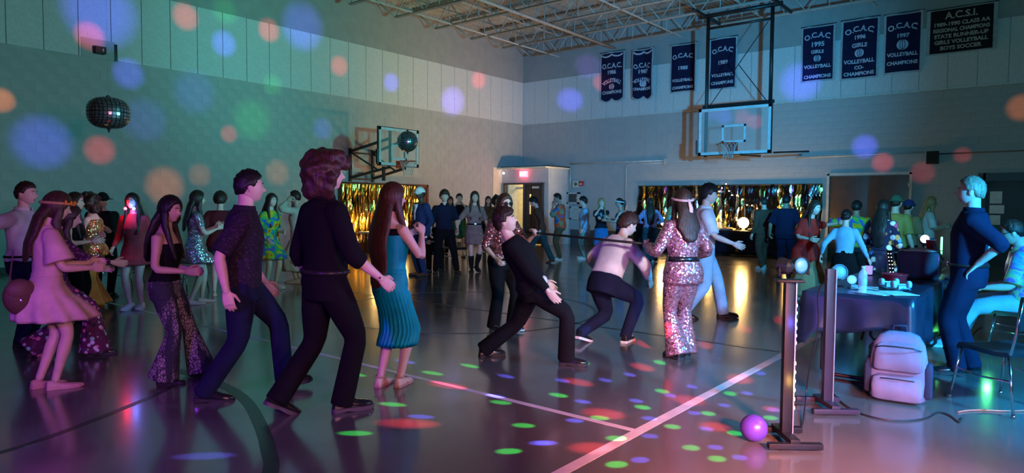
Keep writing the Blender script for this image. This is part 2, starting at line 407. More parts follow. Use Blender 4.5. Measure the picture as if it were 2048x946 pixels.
struct('baseboard_left', Geo().box((.012, -10, .06), (.03, 20, .12)), mat('rubber_base', (.03, .03, .03), .6))

# ---- ceiling: corrugated steel deck
DECK = mat('deck_steel', (.40, .37, .31), .55, .25, .15, 3)
xs = []; p = .15
for i in range(int(XR/p)):
    x = i*p; xs += [(x, 0), (x+.045, 0), (x+.06, .045), (x+.135, .045)]
xs.append((XR, 0)); prof = A(xs)
P0 = np.stack([prof[:, 0], np.full(len(prof), YN), 7.64+prof[:, 1]], 1); P1 = P0.copy(); P1[:, 1] = 0.0
g = Geo().grid(np.stack([P0, P1])); g.box((XR/2, YN/2, 7.76), (XR, -YN, .08))
struct('ceiling', g, DECK)

# ---- open-web steel joists
JOIST = mat('joist_paint', (.50, .48, .43), .5, .15)
def joist_data(L=20.5):
    top = Geo(); bot = Geo(); web = Geo(); z0, z1 = 6.85, 7.62; x0 = 1.0
    for s in (-.035, .035):
        top.box((L/2, s, z1-.01), (L, .05, .012)).box((L/2, s*.35, z1-.03), (L, .008, .05))
        bot.box(((L+x0)/2, s, z0), (L-x0, .05, .012)).box(((L+x0)/2, s*.35, z0+.025), (L-x0, .008, .05))
    n = int((L-x0)/.6); web.bar((.05, 0, z1-.04), (x0, 0, z0+.01), .03, .03)
    for i in range(n):
        a = x0+i*.6; up = i % 2 == 0
        web.bar((a, 0, z0 if up else z1-.04), (a+.6, 0, z1-.04 if up else z0), .026, .026)
        if i % 2: web.bar((a, 0, z0), (a, 0, z1-.04), .02, .02)
    return [(n_, to_mesh(g_, n_, [JOIST])) for n_, g_ in (('top_chord', top), ('bottom_chord', bot), ('web', web))]
JD = joist_data()
_jl = ['closest to the right wall', 'second from the right wall', 'third from the right wall', 'fourth from the right wall', 'fifth from the right wall', 'sixth from the right wall', 'nearest of those in view at the top']
for i in range(7):
    t = thing('roof_joist', 'open web steel roof joist, '+_jl[i], 'joist', (0, -.85-1.62*i, 0), 0, 'roof joists')
    for n_, d in JD: link(n_, d, t)
def run_pipe(name, pts, r, m, label, cat, n=10):
    o = part(name, Geo().tube(pts, r, n), m, smooth=True); return tag(o, label, cat)
PIPE = mat('pipe_cream', (.60, .57, .50), .45)
run_pipe('sprinkler_pipe', [(4.25, -16, 6.80), (4.25, -.35, 6.80)], .045, PIPE, 'thick pale pipe slung below the roof joists', 'pipe')
for k, (x, z, l) in enumerate([(1.75, 6.87, 'thin bridging bar along the joists, closest to the left wall'), (2.05, 7.5, 'thin upper bridging bar near the left wall'), (6.6, 6.87, 'thin bridging bar across the joists above the small banners'), (9.4, 6.87, 'thin bridging bar across the joists above the hanging hoop'), (12.2, 6.87, 'thin bridging bar across the joists above the right banners')]):
    o = part('bridging_bar', Geo().bar((x, -14, z), (x, -.1, z), .03, .03), PIPE); tag(o, l, 'bar', 'bridging bars')

# ---- vestibule in the corner with the exit doors
FRAME_D = mat('door_frame_dark', (.05, .05, .055), .45); DOOR_D = mat('door_dark_brown', (.045, .028, .022), .4)
ves = thing('vestibule', 'white boxed-in exit vestibule with double doors in the far corner', 'vestibule', (0, -1.26, 0))
g = Geo(); g.box((1.09, .05, 2.50), (2.14, .1, .58)); g.box((.10, .05, 1.1), (.16, .1, 2.24)); g.box((2.06, .05, 1.1), (.22, .1, 2.24))
part('front_wall', g, VEST, ves)
part('side_wall', Geo().box((2.12, .68, 1.395), (.1, 1.16, 2.79)), VEST, ves)
part('roof', Geo().box((1.09, .62, 2.81), (2.24, 1.32, .05)), mat('roof_dark', (.02, .02, .022), .7), ves)
g = Geo(); g.box((1.07, -.01, 2.20), (1.84, .14, .06)); g.box((.19, -.01, 1.1), (.06, .14, 2.2)); g.box((1.95, -.01, 1.1), (.06, .14, 2.2)); g.box((1.09, -.01, 1.1), (.05, .10, 2.2))
part('door_frame', g, FRAME_D, ves)
leaf = Geo()
for b in ((1.21, 1.1, .18, 2.15), (1.66, 1.1, .52, 2.15), (1.36, .56, .13, 1.07), (1.36, 2.0, .13, .35)): leaf.box((b[0], .02, b[1]), (b[2], .05, b[3]))
dl = part('door_leaf', leaf, DOOR_D, ves, label='closed dark brown leaf')
part('pane', Geo().box((1.36, .02, 1.46), (.13, .012, .74)), glass('door_pane', (1, .9, .7), .1, .25), dl)
part('door_closer', Geo().box((1.62, -.03, 2.06), (.3, .06, .08)), mat('closer_aluminium', (.7, .7, .68), .4, .6), dl)
ol = part('door_leaf', Geo().box((.24, .55, 1.1), (.045, .95, 2.15)), mat('door_cream', (.72, .66, .5), .5), ves, label='open leaf swung into the corridor')
part('door_closer', Geo().box((.42, .6, 2.06), (.3, .06, .08)), _M['closer_aluminium'], ol)
COR = paint_wall('corridor_cream', (.78, .70, .48))
g = Geo(); g.box((-.02, 2.0, 1.4), (.08, 5.0, 2.8)); g.box((2.2, 2.6, 1.4), (.08, 2.6, 2.8)); g.box((1.1, 3.6, 1.4), (2.3, .08, 2.8)); g.box((1.1, 2.0, 2.76), (2.3, 4.6, .06))
part('corridor', g, COR, ves)
part('corridor_door', Geo().box((1.0, 3.53, 1.05), (.5, .06, 2.1)).box((.62, 3.53, 1.08), (.06, .08, 2.16)), mat('corridor_door_paint', (.55, .48, .32), .5), ves)
area((1.1, .9, 2.70), (1.1, .9, 0), 1.2, 1.2, (1, .82, .48), 75, 'corridor_light')
t = thing('exit_sign', 'glowing red exit sign above the corner doors', 'sign', (1.07, -1.27, 2.55))
part('housing', Geo().box((0, -.03, 0), (.36, .05, .22)), emit('exit_red', (1, .06, .10), 5.0), t, bevel=.01)
point((1.07, -1.45, 2.55), (1, .06, .12), 4, .08, 'exit_glow')
def text_geo(s, size, extrude=.003, bold=.0, m=0, sp=1.0):
    cu = bpy.data.curves.new('txt', 'FONT'); cu.body = s; cu.size = size; cu.align_x = 'CENTER'; cu.align_y = 'CENTER'; cu.extrude = extrude; cu.offset = bold; cu.space_character = sp; cu.resolution_u = 3
    o = link('txt', cu); dg = bpy.context.evaluated_depsgraph_get(); me = o.evaluated_get(dg).to_mesh()
    g = mesh_geo(me, m); o.evaluated_get(dg).to_mesh_clear(); bpy.data.objects.remove(o); bpy.data.curves.remove(cu); return g
TX_R = A([[1, 0, 0], [0, 0, -1], [0, 1, 0]], float)      # text on a face looking towards -Y
part('lettering', text_geo('EXIT', .15, .002, .003).xf(TX_R, (0, -.058, -.002)), emit('exit_letters', (1, .75, .75), 9.0), t)
t = thing('dome_lamp', 'small round white lamp glowing beside the exit sign', 'lamp', (.15, -1.27, 2.60))
part('base', Geo().lathe([(.05, 0), (.05, .03), (.03, .04)], R=rx(90)), WHITE_PAINT, t, smooth=True)
part('dome', Geo().ball((0, -.06, 0), .045), emit('dome_glow', (.9, .75, 1), 4), t, smooth=True)

# ---- doors of the right wall
FR_L = mat('door_frame_light', (.50, .47, .40), .5); WOOD = mat('door_wood', (.10, .055, .035), .4, 0, .2, 4)
d1 = struct('door_1', Geo().box((11.10, -.03, 1.19), (.07, .10, 2.38)).box((13.15, -.03, 1.19), (.07, .10, 2.38)).box((12.125, -.03, 2.36), (2.1, .10, .07)), FR_L)
for x in (11.63, 12.62):
    lf = part('door_leaf', Geo().box((x, -.02, 1.16), (.97, .05, 2.30)), WOOD, d1, bevel=.004)
    part('handle', Geo().tube([(x+(.4 if x < 12 else -.4), -.07, .95), (x+(.4 if x < 12 else -.4), -.07, 1.2)], .012), CHROME, lf, smooth=True)
    for z in (.3, 1.15, 2.05): part('hinge', Geo().tube([(x+(-.48 if x < 12 else .48), -.05, z-.05), (x+(-.48 if x < 12 else .48), -.05, z+.05)], .012), CHROME, lf)
DG = mat('door_slate', (.028, .033, .045), .5)
d2 = struct('door_2', Geo().box((14.70, -.03, 1.16), (.16, .10, 2.32)).box((16.85, -.03, 1.16), (.16, .10, 2.32)).box((15.78, -.03, 2.22), (2.1, .10, .20)), DG)
for x in (15.28, 16.27):
    lf = part('door_leaf', Geo().box((x, -.02, 1.06), (.98, .05, 2.12)), DG, d2, bevel=.004)
    part('window_pane', Geo().box((x-.1, -.05, 1.46), (.62, .012, .98)), mat('dark_window', (.006, .007, .010), .5), lf)
for a, b, l in (((14.88, 1.86), (15.13, 1.56), 'topmost of three paper notices on the dark door'), ((14.88, 1.52), (15.18, 1.31), 'wide middle paper notice on the dark door'), ((14.89, 1.27), (15.11, 1.03), 'lowest of three paper notices on the dark door')):
    o = part('paper_notice', Geo().box(((a[0]+b[0])/2, -.06, (a[1]+b[1])/2), (b[0]-a[0], .004, a[1]-b[1])), PAPER); tag(o, l, 'notice', 'paper notices on the dark door')

# ---- fittings on the right wall
GALV = mat('conduit_grey', (.55, .54, .50), .45, .3)
run_pipe('conduit_pipe', [(2.27, -.05, 2.78), (2.27, -.05, 2.0)], .03, GALV, 'short upright pipe beside the vestibule', 'pipe')
run_pipe('conduit_pipe', [(2.27, -.05, 2.94), (6.0, -.05, 2.94)], .028, GALV, 'level pipe on the wall left of the hanging hoop', 'pipe')
run_pipe('conduit_pipe', [(6.05, -.05, 2.86), (4.75, -.05, 2.86), (4.62, -.05, 2.80), (4.58, -.05, 2.68), (4.58, -.05, 1.45)], .018, GALV, 'bent thin pipe dropping beside the black foil curtain', 'pipe')
run_pipe('conduit_pipe', [(10.2, -.05, 2.86), (13.45, -.05, 2.90)], .028, GALV, 'level pipe on the wall right of the hanging hoop', 'pipe')
run_pipe('conduit_pipe', [(13.76, -.05, 2.84), (19, -.05, 2.86)], .02, mat('conduit_dark', (.12, .12, .12), .5), 'thin dark pipe running right from the wall speaker', 'pipe')
part_box = Geo().box((6.05, -.06, 2.90), (.09, .10, .18)); tag(part('junction_box', part_box, GALV, bevel=.008), 'small grey junction box at the end of the level pipe', 'junction box')
tag(part('junction_box', Geo().box((4.58, -.06, 1.38), (.12, .10, .16)), GALV, bevel=.008), 'small grey outlet box at the foot of the bent pipe', 'junction box')
t = thing('wall_speaker', 'dark square speaker on the wall right of the brown doors', 'speaker', (13.63, -.1, 2.745))
part('cabinet', Geo().box((0, 0, 0), (.27, .18, .33)), mat('speaker_black', (.02, .024, .024), .7), t, bevel=.012); part('grille', Geo().box((0, -.095, 0), (.23, .012, .29)), mat('grille_cloth', (.012, .015, .015), .9, bump=.5, bscale=300), t)
t = thing('fire_alarm', 'small cream alarm strobe above the framed cabinets', 'alarm', (2.51, -.05, 2.2))
part('plate', Geo().box((0, 0, 0), (.24, .06, .22)), mat('alarm_cream', (.72, .68, .45), .5), t, bevel=.01); part('horn', Geo().ball((.03, -.04, 0), (.07, .03, .07)), mat('alarm_dark', (.1, .12, .1), .4), t, smooth=True)
t = thing('fire_alarm_pull', 'small red alarm pull station on the wall', 'alarm', (2.75, -.05, 2.22))
part('plate', Geo().box((0, 0, 0), (.17, .06, .17)), mat('alarm_red', (.6, .03, .03), .4), t, bevel=.01); part('lever', Geo().box((0, -.04, -.02), (.10, .03, .03)), WHITE_PAINT, t)
for c, sz, l in (((2.435, 1.69), (.5, .42), 'upper wall cabinet with a dark window beside the vestibule'), ((2.545, 1.145), (.45, .47), 'lower wall cabinet with a pale panel beside the vestibule')):
    t = thing('wall_cabinet', l, 'cabinet', (c[0], -.07, c[1])); w, h = sz
    g = Geo(); g.box((0, 0, h/2-.03), (w, .13, .06)).box((0, 0, -h/2+.03), (w, .13, .06)).box((-w/2+.03, 0, 0), (.06, .13, h)).box((w/2-.03, 0, 0), (.06, .13, h))
    part('frame', g, GALV, t); part('door_panel', Geo().box((0, -.02, 0), (w-.1, .04, h-.1)), mat('cabinet_dark', (.05, .05, .05), .3) if h < .45 else mat('cabinet_pale', (.42, .44, .40), .5), t); part('latch', Geo().box((w/2-.09, -.05, 0), (.02, .03, .06)), CHROME, t)

# ---- left wall fittings
t = thing('wall_speaker', 'small dark loudspeaker with a bright speck high on the left wall', 'speaker', (.1, -14.86, 4.68))
part('cabinet', Geo().box((0, 0, 0), (.16, .21, .15)), mat('speaker_black', (.02, .024, .024), .7), t, bevel=.01); part('bracket', Geo().box((-.08, 0, 0), (.06, .08, .08)), BLACK, t); part('badge', Geo().box((.085, .04, .0), (.006, .02, .06)), mat('bright_badge', (.9, .9, .9), .2, .5), t)
part('cover_plate', Geo().box((.026, -14.86, 4.72), (.012, .66, .40)), WALL_BLOCK, wall_left, label='plain board patched over the panel band')
tag(part('wall_bracket', Geo().box((.05, -14.52, 4.69), (.05, .045, .36)), BLACK, bevel=.006), 'upright black bracket bar on the left wall', 'bracket')
# ================================================================ BANNERS
NAVY = cloth('banner_navy', (.007, .010, .042), .8); BLACKC = cloth('banner_black', (.010, .010, .016), .8)
BORDER = cloth('banner_border', (.42, .43, .44), .85); LET = mat('letter_felt', (.50, .52, .60), .8, bump=.2, bscale=200); LET2 = mat('letter_felt_dim', (.42, .38, .32), .8, bump=.2, bscale=200)
def bend(g, arch):
    if not arch: return g
    def f(v):
        w = v.copy(); r = arch; a = v[:, 0]/r; w[:, 0] = (r+v[:, 1])*np.sin(a); w[:, 1] = (r+v[:, 1])*np.cos(a)-r; return w
    g.v = [f(v) for v in g.v]; return g
def banner(x0, x1, z0, z1, lines, label, base=None, wave=.02, scallop=False, balls=(), fold=0.0, let=None):
    base = base or NAVY; let = let or LET; w, h = x1-x0, z1-z0; t = thing('banner', label, 'banner', ((x0+x1)/2, -.08-fold*1.4, (z0+z1)/2), 0, 'championship banners')
    def wav(x, z): return wave*np.sin(x*9/w*.8+z*1.3+x0*3)+wave*.6*np.sin(z*4+x0)+fold*np.sin(x/w*7+1.0)
    def sheet(wx, hz, yo, th, bot=False):
        n, k = 25, 17; X = np.linspace(-wx/2, wx/2, n); rows = []
        for j in range(k):
            z = np.linspace(hz/2, -hz/2, k)[j]; zz = np.full(n, z)
            if scallop and j == k-1: zz = zz-.10*np.abs(np.sin((X/wx+.5)*2*PI))*1.0
            rows.append(np.stack([X, wav(X, zz)+yo, zz], 1))
        a = A(rows); b = a.copy(); b[:, :, 1] += th
        g = Geo().grid(a); n0 = len(g.f); g.grid(b[:, ::-1]); per = []
        for idx in ([(0, i) for i in range(n)], [(k-1, i) for i in range(n)], [(i, 0) for i in range(k)], [(i, n-1) for i in range(k)]):
            g.grid(A([[a[i] for i in idx], [b[i] for i in idx]]))
        return g
    part('border', sheet(w, h, 0, .012), BORDER, t, smooth=True)
    part('field', sheet(w*.89, h*.94, -.008, .006), base, t, smooth=True)
    part('rod', Geo().tube([(-w/2-.02, 0.004, h/2), (w/2+.02, .004, h/2)], .014, 8), BLACK, t)
    def put(g, zc):
        v = g.v
        g.v = [np.stack([q[:, 0], wav(q[:, 0], q[:, 1]+zc)-.016-q[:, 2], q[:, 1]+zc], 1) for q in v]; return g
    for (s, zf, size, arch) in lines:
        tg = text_geo(s, size*h*.92, .002, .005); V_ = tg.verts(); lim = .80*w; ext = np.ptp(V_[:, 0])
        if ext > lim: tg.xf(np.diag([lim/ext, 1, 1]))
        part('lettering', put(bend(tg, arch*w if arch else 0), (zf-.5)*h), let, t)
    for (bx, bz, r) in balls:
        part('ball_emblem', put(Geo().lathe([(r*h, -.004), (r*h, .004)], n=24).xf(np.eye(3), (bx*w, 0, 0)), (bz-.5)*h), let, t)
        g = Geo()
        for k in (-.45, 0, .45): g.tube([(bx*w+k*r*h*math.cos(a)-.0, r*h*math.sin(a), .006) for a in np.linspace(-1.3, 1.3, 7)], .008, 5)
        part('ball_seam', put(g, (bz-.5)*h), base, t)
    if scallop:
        g = Geo()
        for s in (-1, 1): g.tube([(w*.43*(s*.5+.5*math.cos(a)*1), h*.46-.10*math.sin(a), 0.0) for a in np.linspace(.3, PI-.3, 9)], (.028), 6)
        part('ribbon', put(g, 0), let, t)
V, C_ = 'VOLLEYBALL', 'CHAMPIONS'
banner(3.50, 4.47, 5.12, 6.77, [('O.C.A.C.', .70, .155, 0), ('1986', .565, .12, 0), (V, .40, .12, .62), (C_, .15, .10, 0)], 'scalloped navy banner reading O.C.A.C. 1986 above a volleyball', scallop=True, balls=[(0, .27, .065)])
banner(4.83, 5.61, 5.08, 6.69, [('O.C.A.C.', .66, .15, .9), ('1987', .53, .12, 0), (V, .37, .105, .55), (C_, .17, .085, 0)], 'rumpled narrow navy banner with half hidden year beside the 1986 one', scallop=True, balls=[(0, .28, .07)], fold=.05)
banner(6.17, 7.07, 5.11, 6.67, [('O.C.A.C.', .76, .135, 1.1), ('1988', .50, .115, 0), (V, .25, .088, 0), (C_, .10, .088, 0)], 'dark navy banner reading O.C.A.C. 1988 without a ball')
banner(7.50, 8.39, 5.07, 6.67, [('O.C.A.C.', .78, .135, .8), ('1989', .52, .115, 0), (V, .28, .088, 0), (C_, .13, .088, 0)], 'dark navy banner reading O.C.A.C. 1989 behind the hoop post')
banner(10.27, 11.18, 5.02, 6.60, [('O.C.A.C.', .83, .14, .75), ('1995', .66, .125, 0), ('GIRLS', .53, .09, 1.5), (V, .27, .09, 0), (C_, .09, .09, 0)], 'navy banner reading O.C.A.C. 1995 girls volleyball', balls=[(0, .41, .06)])
banner(11.33, 12.29, 4.97, 6.62, [('O.C.A.C.', .83, .135, .75), ('1996', .69, .10, 0), ('GIRLS', .56, .10, .9), (V, .29, .095, 0), ('CO-', .19, .085, 0), (C_, .09, .088, 0)], 'navy banner reading 1996 girls volleyball co-champions', balls=[(0, .43, .07)])
banner(12.40, 13.30, 5.01, 6.60, [('O.C.A.C.', .79, .14, .75), ('1997', .62, .10, 0), (V, .31, .092, 0), (C_, .17, .088, 0)], 'navy banner reading O.C.A.C. 1997 with a large ball', balls=[(0, .47, .085)])
banner(13.39, 14.89, 5.38, 6.54, [('A.C.S.I.', .83, .22, 0), ('1989-1990 CLASS AA', .65, .125, 0), ('REGIONAL CHAMPIONS', .52, .125, 0), ('STATE RUNNER-UP', .39, .125, 0), ('GIRLS VOLLEYBALL', .26, .125, 0), ('BOYS SOCCER', .13, .125, 0)], 'wide black banner reading A.C.S.I. with six lines of lettering', base=BLACKC, let=LET2, wave=.008)

# ================================================================ BASKETBALL HOOPS
GLASS_B = glass('backboard_glass', (.6, .75, .72), .04, .16); FRM = mat('backboard_frame_white', (.66, .70, .70), .4); RIM = mat('rim_orange', (.45, .06, .03), .4); NET = mat('net_cord', (.55, .55, .52), .8)
def hoop(t, w, h, zb, rim_z, sq):
    """local frame: the board stands in the XZ plane, players face +Y towards it from -Y"""
    fw = .075; g = Geo()
    g.box((0, 0, zb+fw/2), (w, .05, fw)).box((0, 0, zb+h-fw/2), (w, .05, fw)).box((-w/2+fw/2, 0, zb+h/2), (fw, .05, h)).box((w/2-fw/2, 0, zb+h/2), (fw, .05, h))
    part('board_frame', g, FRM, t)
    g = Geo(); e = .02; g.box((0, .012, zb-e/2), (w+2*e, .06, e)).box((0, .012, zb+h+e/2), (w+2*e, .06, e)).box((-w/2-e/2, .012, zb+h/2), (e, .06, h)).box((w/2+e/2, .012, zb+h/2), (e, .06, h)); part('edge_frame', g, BLACK, t)
    part('pane', Geo().box((0, .005, zb+h/2), (w-2*fw, .014, h-2*fw)), GLASS_B, t)
    sw, sh, z0 = sq; g = Geo(); b = .055
    g.box((0, -.008, z0+b/2), (sw, .012, b)).box((0, -.008, z0+sh-b/2), (sw, .012, b)).box((-sw/2+b/2, -.008, z0+sh/2), (b, .012, sh)).box((sw/2-b/2, -.008, z0+sh/2), (b, .012, sh)); part('target_square', g, FRM, t)
    g = Geo()
    for s in (-1, 1): g.tube([(s*w/2-s*.02+s*.03, -.0, zb+h*.34), (s*w/2+s*.03, 0, zb-.02)], (.045, .045), 10)
    g2 = Geo(); P = [(-w/2-.04, 0, zb+.42), (-w/2-.04, 0, zb+.02), (-w/2+.02, 0, zb-.05), (w/2-.02, 0, zb-.05), (w/2+.04, 0, zb+.02), (w/2+.04, 0, zb+.42)]
    part('edge_padding', Geo().tube(P, (.05, .045), 8, side=(0, 1, 0)), BLACK, t)
    rr = .228; yc = -.15-rr
    rg = Geo(); ang = np.linspace(0, 2*PI, 33); rg.tube([(rr*math.cos(a), yc+rr*math.sin(a), rim_z) for a in ang], .012, 6)
    r_ = part('rim', rg, RIM, t, smooth=True)
    part('rim_bracket', Geo().box((0, -.10, rim_z-.005), (.24, .17, .02)).box((0, -.035, rim_z-.09), (.26, .03, .2)).bar((-.1, -.04, rim_z-.17), (-.12, -.28, rim_z-.01), .02, .02).bar((.1, -.04, rim_z-.17), (.12, -.28, rim_z-.01), .02, .02), RIM, r_)
    ng = Geo(); rows = [(rr, 0), (rr*.86, -.1), (rr*.70, -.2), (rr*.58, -.3), (rr*.56, -.4)]; n = 12
    for d in (1, -1):
        for i in range(n):
            ng.tube([(r*math.cos((i+d*.5*j)*2*PI/n), yc+r*math.sin((i+d*.5*j)*2*PI/n), rim_z+z) for j, (r, z) in enumerate(rows)], .005, 4)
    part('net', ng, NET, t)
# ceiling-hung hoop in front of the right wall
HY = -2.6; pl, pr = on_right(1397, 313, HY), on_right(1541, 306, HY); hw = pr[0]-pl[0]; zb = (pl[2]+pr[2])/2+.02
t = thing('basketball_hoop', 'glass basketball backboard hung from the roof on black posts', 'basketball hoop', ((pl[0]+pr[0])/2, HY, 0))
hh = on_right(1397, 222, HY)[2]-zb+.03
hoop(t, hw, hh, zb, on_right(1455, 287, HY-.3)[2], (.66, .48, on_right(1465, 285, HY)[2]))
for s, px, n_ in ((-1, 1413, 'post'), (1, 1541, 'post')):
    x = on_right(px, 120, HY)[0]-t.location[0]
    if s > 0: xr_ = x
    else: xl_ = x
    part('post', Geo().tube([(x, .07, zb-.05 if s < 0 else zb+hh-.1), (x, .07, 6.72)], .05, 12), BLACK, t, smooth=True)
part('cross_bar', Geo().bar((xl_-.1, .07, zb+hh+.07), (xr_+.1, .07, zb+hh+.07), .06, .09), BLACK, t)
part('cross_bar', Geo().tube([(xl_, .07, 6.35), (xr_, .07, 6.35)], .035, 10), BLACK, t, smooth=True)
part('hanger_beam', Geo().tube([(xl_-.25, .07, 6.70), (xr_+.25, .07, 6.70)], .06, 12), BLACK, t, smooth=True)
for s in (xl_-.1, xr_+.15): part('hanger_arm', Geo().tube([(s, -.7, 6.72), (s, 1.1, 6.72)], .05, 10), BLACK, t, smooth=True)
mid = (xl_+xr_)/2
part('brace_rod', Geo().tube([(xl_+.1, .07, zb+hh+.1), (xr_-.1, .07, 6.3)], .012, 6), BLACK, t); 
part('brace_rod', Geo().tube([(mid, .08, (zb+hh+6.4)/2), (xr_-.1, .08, zb+hh+.1)], .012, 6), BLACK, t)
part('swing_arm', Geo().tube([(.15, .05, zb-.03), (.62, .35, zb-.06)], .022, 8), BLACK, t); part('swing_arm', Geo().tube([(hw/2+.05, .05, zb+.0), (hw/2+.85, .4, zb+.02)], .025, 8), BLACK, t)
# wall-mounted hoop on the left wall
HX = 1.7; a, b = on_left(757, 332, HX), on_left(836, 336, HX); wl = b[1]-a[1]; zl = (a[2]+b[2])/2+.03; hl = on_left(757, 253, HX)[2]-zl
t = thing('basketball_hoop', 'glass basketball backboard on a black bracket on the left wall', 'basketball hoop', (HX, (a[1]+b[1])/2, 0), PI/2)
hoop(t, wl, hl, zl, on_left(805, 322, HX+.3)[2], (.58, .42, zl+.17))
part('mast', Geo().box((-.28, .05, zl+hl/2), (.06, .06, hl)).box((.28, .05, zl+hl/2), (.06, .06, hl)), BLACK, t)
for s in (-.42, .42):
    part('upper_arm', Geo().bar((s*.7, .06, zl+hl*.72), (s, HX-.05, zl+.45), .06, .07), BLACK, t)
    part('lower_arm', Geo().bar((s*.7, .06, zl-.05), (s, HX-.05, zl-.32), .06, .07), BLACK, t)
    part('wall_post', Geo().bar((s, HX-.06, zl-.42), (s, HX-.06, zl+.55), .07, .07), BLACK, t)
    part('diagonal_brace', Geo().bar((s, HX-.1, zl+.42), (s*.75, .5, zl-.12), .04, .04), BLACK, t)
for z_ in (zl+.42, zl-.34): part('cross_tie', Geo().bar((-.42, HX-.06, z_), (.42, HX-.06, z_), .05, .05), BLACK, t)
part('crank_post', Geo().bar((-.3, .3, zl-.02), (-.3, .3, zl-.42), .07, .07), BLACK, t)

# ================================================================ MIRRORED BALLOON BALLS
MIR = mat('mirror_facet', (.30, .32, .36), .22, .8, .5, 40); MIRD = mat('mirror_gap', (.01, .01, .012), .5)
def disco(px, py, depth, rpx, sq, label):
    c = at_depth(px, py, depth); r = rpx/F_PX*depth
    t = thing('disco_ball', label, 'disco ball', c)
    fz = lambda a, b: (a*sq if sq > .95 else sq*math.copysign(abs(a)**.82, a), b if sq > .95 else b**.7)
    part('core', Geo().lathe([(max(.001, fz(math.sin(p), math.cos(p))[1])*r*.98, fz(math.sin(p), math.cos(p))[0]*r*.98) for p in np.linspace(-PI/2+.02, PI/2-.02, 24)], n=36), MIRD, t, smooth=True)
    g = Geo(); nv = 18
    for j in range(nv):
        p0, p1 = -PI/2+PI*(j+.11)/nv, -PI/2+PI*(j+.89)/nv; nu = max(5, int(34*math.cos((p0+p1)/2)))
        for i in range(nu):
            a0, a1 = 2*PI*(i+.10)/nu, 2*PI*(i+.90)/nu
            q = A([[fz(0, math.cos(p))[1]*math.cos(a), fz(0, math.cos(p))[1]*math.sin(a), fz(math.sin(p), 1)[0]] for p, a in ((p0, a0), (p0, a1), (p1, a1), (p1, a0))])*r
            m_ = q.mean(0); n = nrm(m_); k = rng.normal(0, .02, 3); q = q+np.outer((q-m_)@k, n)+n*r*.012
            g.add(q, [(0, 1, 2, 3)])
    o = part('mirror_facet_skin', g, MIR, t); o['kind'] = 'stuff'
    part('cap', Geo().lathe([(r*.1, r*sq), (r*.1, r*sq+.02), (.008, r*sq+.03)], n=10), BLACK, t)
    part('tail', Geo().tube([(0, 0, -r*sq), (.004, 0, -r*sq-.03), (0, 0, -r*sq-.06)], [.03, .014, .006], 8), BLACK, t)
    part('thread', Geo().tube([(0, 0, r*sq+.02), (0, 0, 7.64-c[2])], .0006, 4), BLACK, t)
    return c
disco(217, 226, 9.4, 38.5, .80, 'wide dark mirrored ball hanging over the left of the dance floor')
disco(815, 283, 16.0, 20.5, 1.02, 'round mirrored ball hanging in front of the left backboard')
# ================================================================ PEOPLE
LT = dict(
 m=A([(-.13, .060, .060, 0), (-.09, .135, .095, -.005), (-.03, .168, .118, -.010), (.04, .165, .115, -.006), (.14, .148, .104, .004), (.24, .152, .108, .006), (.34, .172, .118, .004), (.41, .176, .112, -.004), (.46, .150, .092, -.010), (.50, .092, .072, -.010), (.54, .058, .058, 0)]),
 f=A([(-.13, .062, .062, 0), (-.09, .138, .100, -.008), (-.03, .172, .120, -.014), (.04, .160, .112, -.010), (.14, .122, .090, 0), (.24, .132, .098, .006), (.33, .148, .118, .014), (.40, .150, .104, 0), (.46, .128, .080, -.008), (.50, .076, .062, -.008), (.54, .048, .050, 0)]))
def head_pts(D):
    x, y, z = D[:, 0], D[:, 1], D[:, 2]; az = np.arctan2(x, y); el = np.arcsin(np.clip(z, -1, 1)); aa = np.abs(az)
    P = D*A([.075, .094, .113]); lo = np.clip(-z, 0, 1)
    P[:, 0] *= 1-.26*lo**1.4; back = np.clip(-y, 0, 1); P[:, 1] *= 1-.30*lo*(back > 0)*np.sqrt(back)
    P[:, 1] += .010*lo*np.clip(y, 0, 1)
    G = lambda a, s: np.exp(-(a/s)**2)
    d = .026*G(az, .13)*sstep(-el, -.16, .2)*(1-sstep(-el, .24, .33)) - .010*G(aa-.36, .16)*G(el-.07, .10) + .005*G(el-.24, .09)*G(az, .6)
    d += .007*G(az, .22)*(G(el+.45, .05)+G(el+.56, .055)) - .003*G(az, .25)*G(el+.50, .03) + .012*G(az, .3)*G(el+.88, .17)
    P[:, 1] += d; return P
def sphere_dirs(nu, nv, focus=1.35):
    t = np.linspace(-1, 1, nu, endpoint=False); az = PI*np.sign(t)*np.abs(t)**focus; el = np.linspace(-PI/2, PI/2, nv+1)[1:-1]; D = [[0, 0, -1]]
    for e in el:
        for a in az: D.append([math.cos(e)*math.sin(a), math.cos(e)*math.cos(a), math.sin(e)])
    D.append([0, 0, 1]); f = []; n = nu
    for i in range(n): f.append((0, 1+i, 1+(i+1) % n))
    for j in range(nv-2):
        for i in range(n): a = 1+j*n+i; b = 1+j*n+(i+1) % n; f.append((a, a+n, b+n, b))
    o = 1+(nv-2)*n; T = len(D)-1
    for i in range(n): f.append((o+i, T, o+(i+1) % n))
    return A(D, float), f
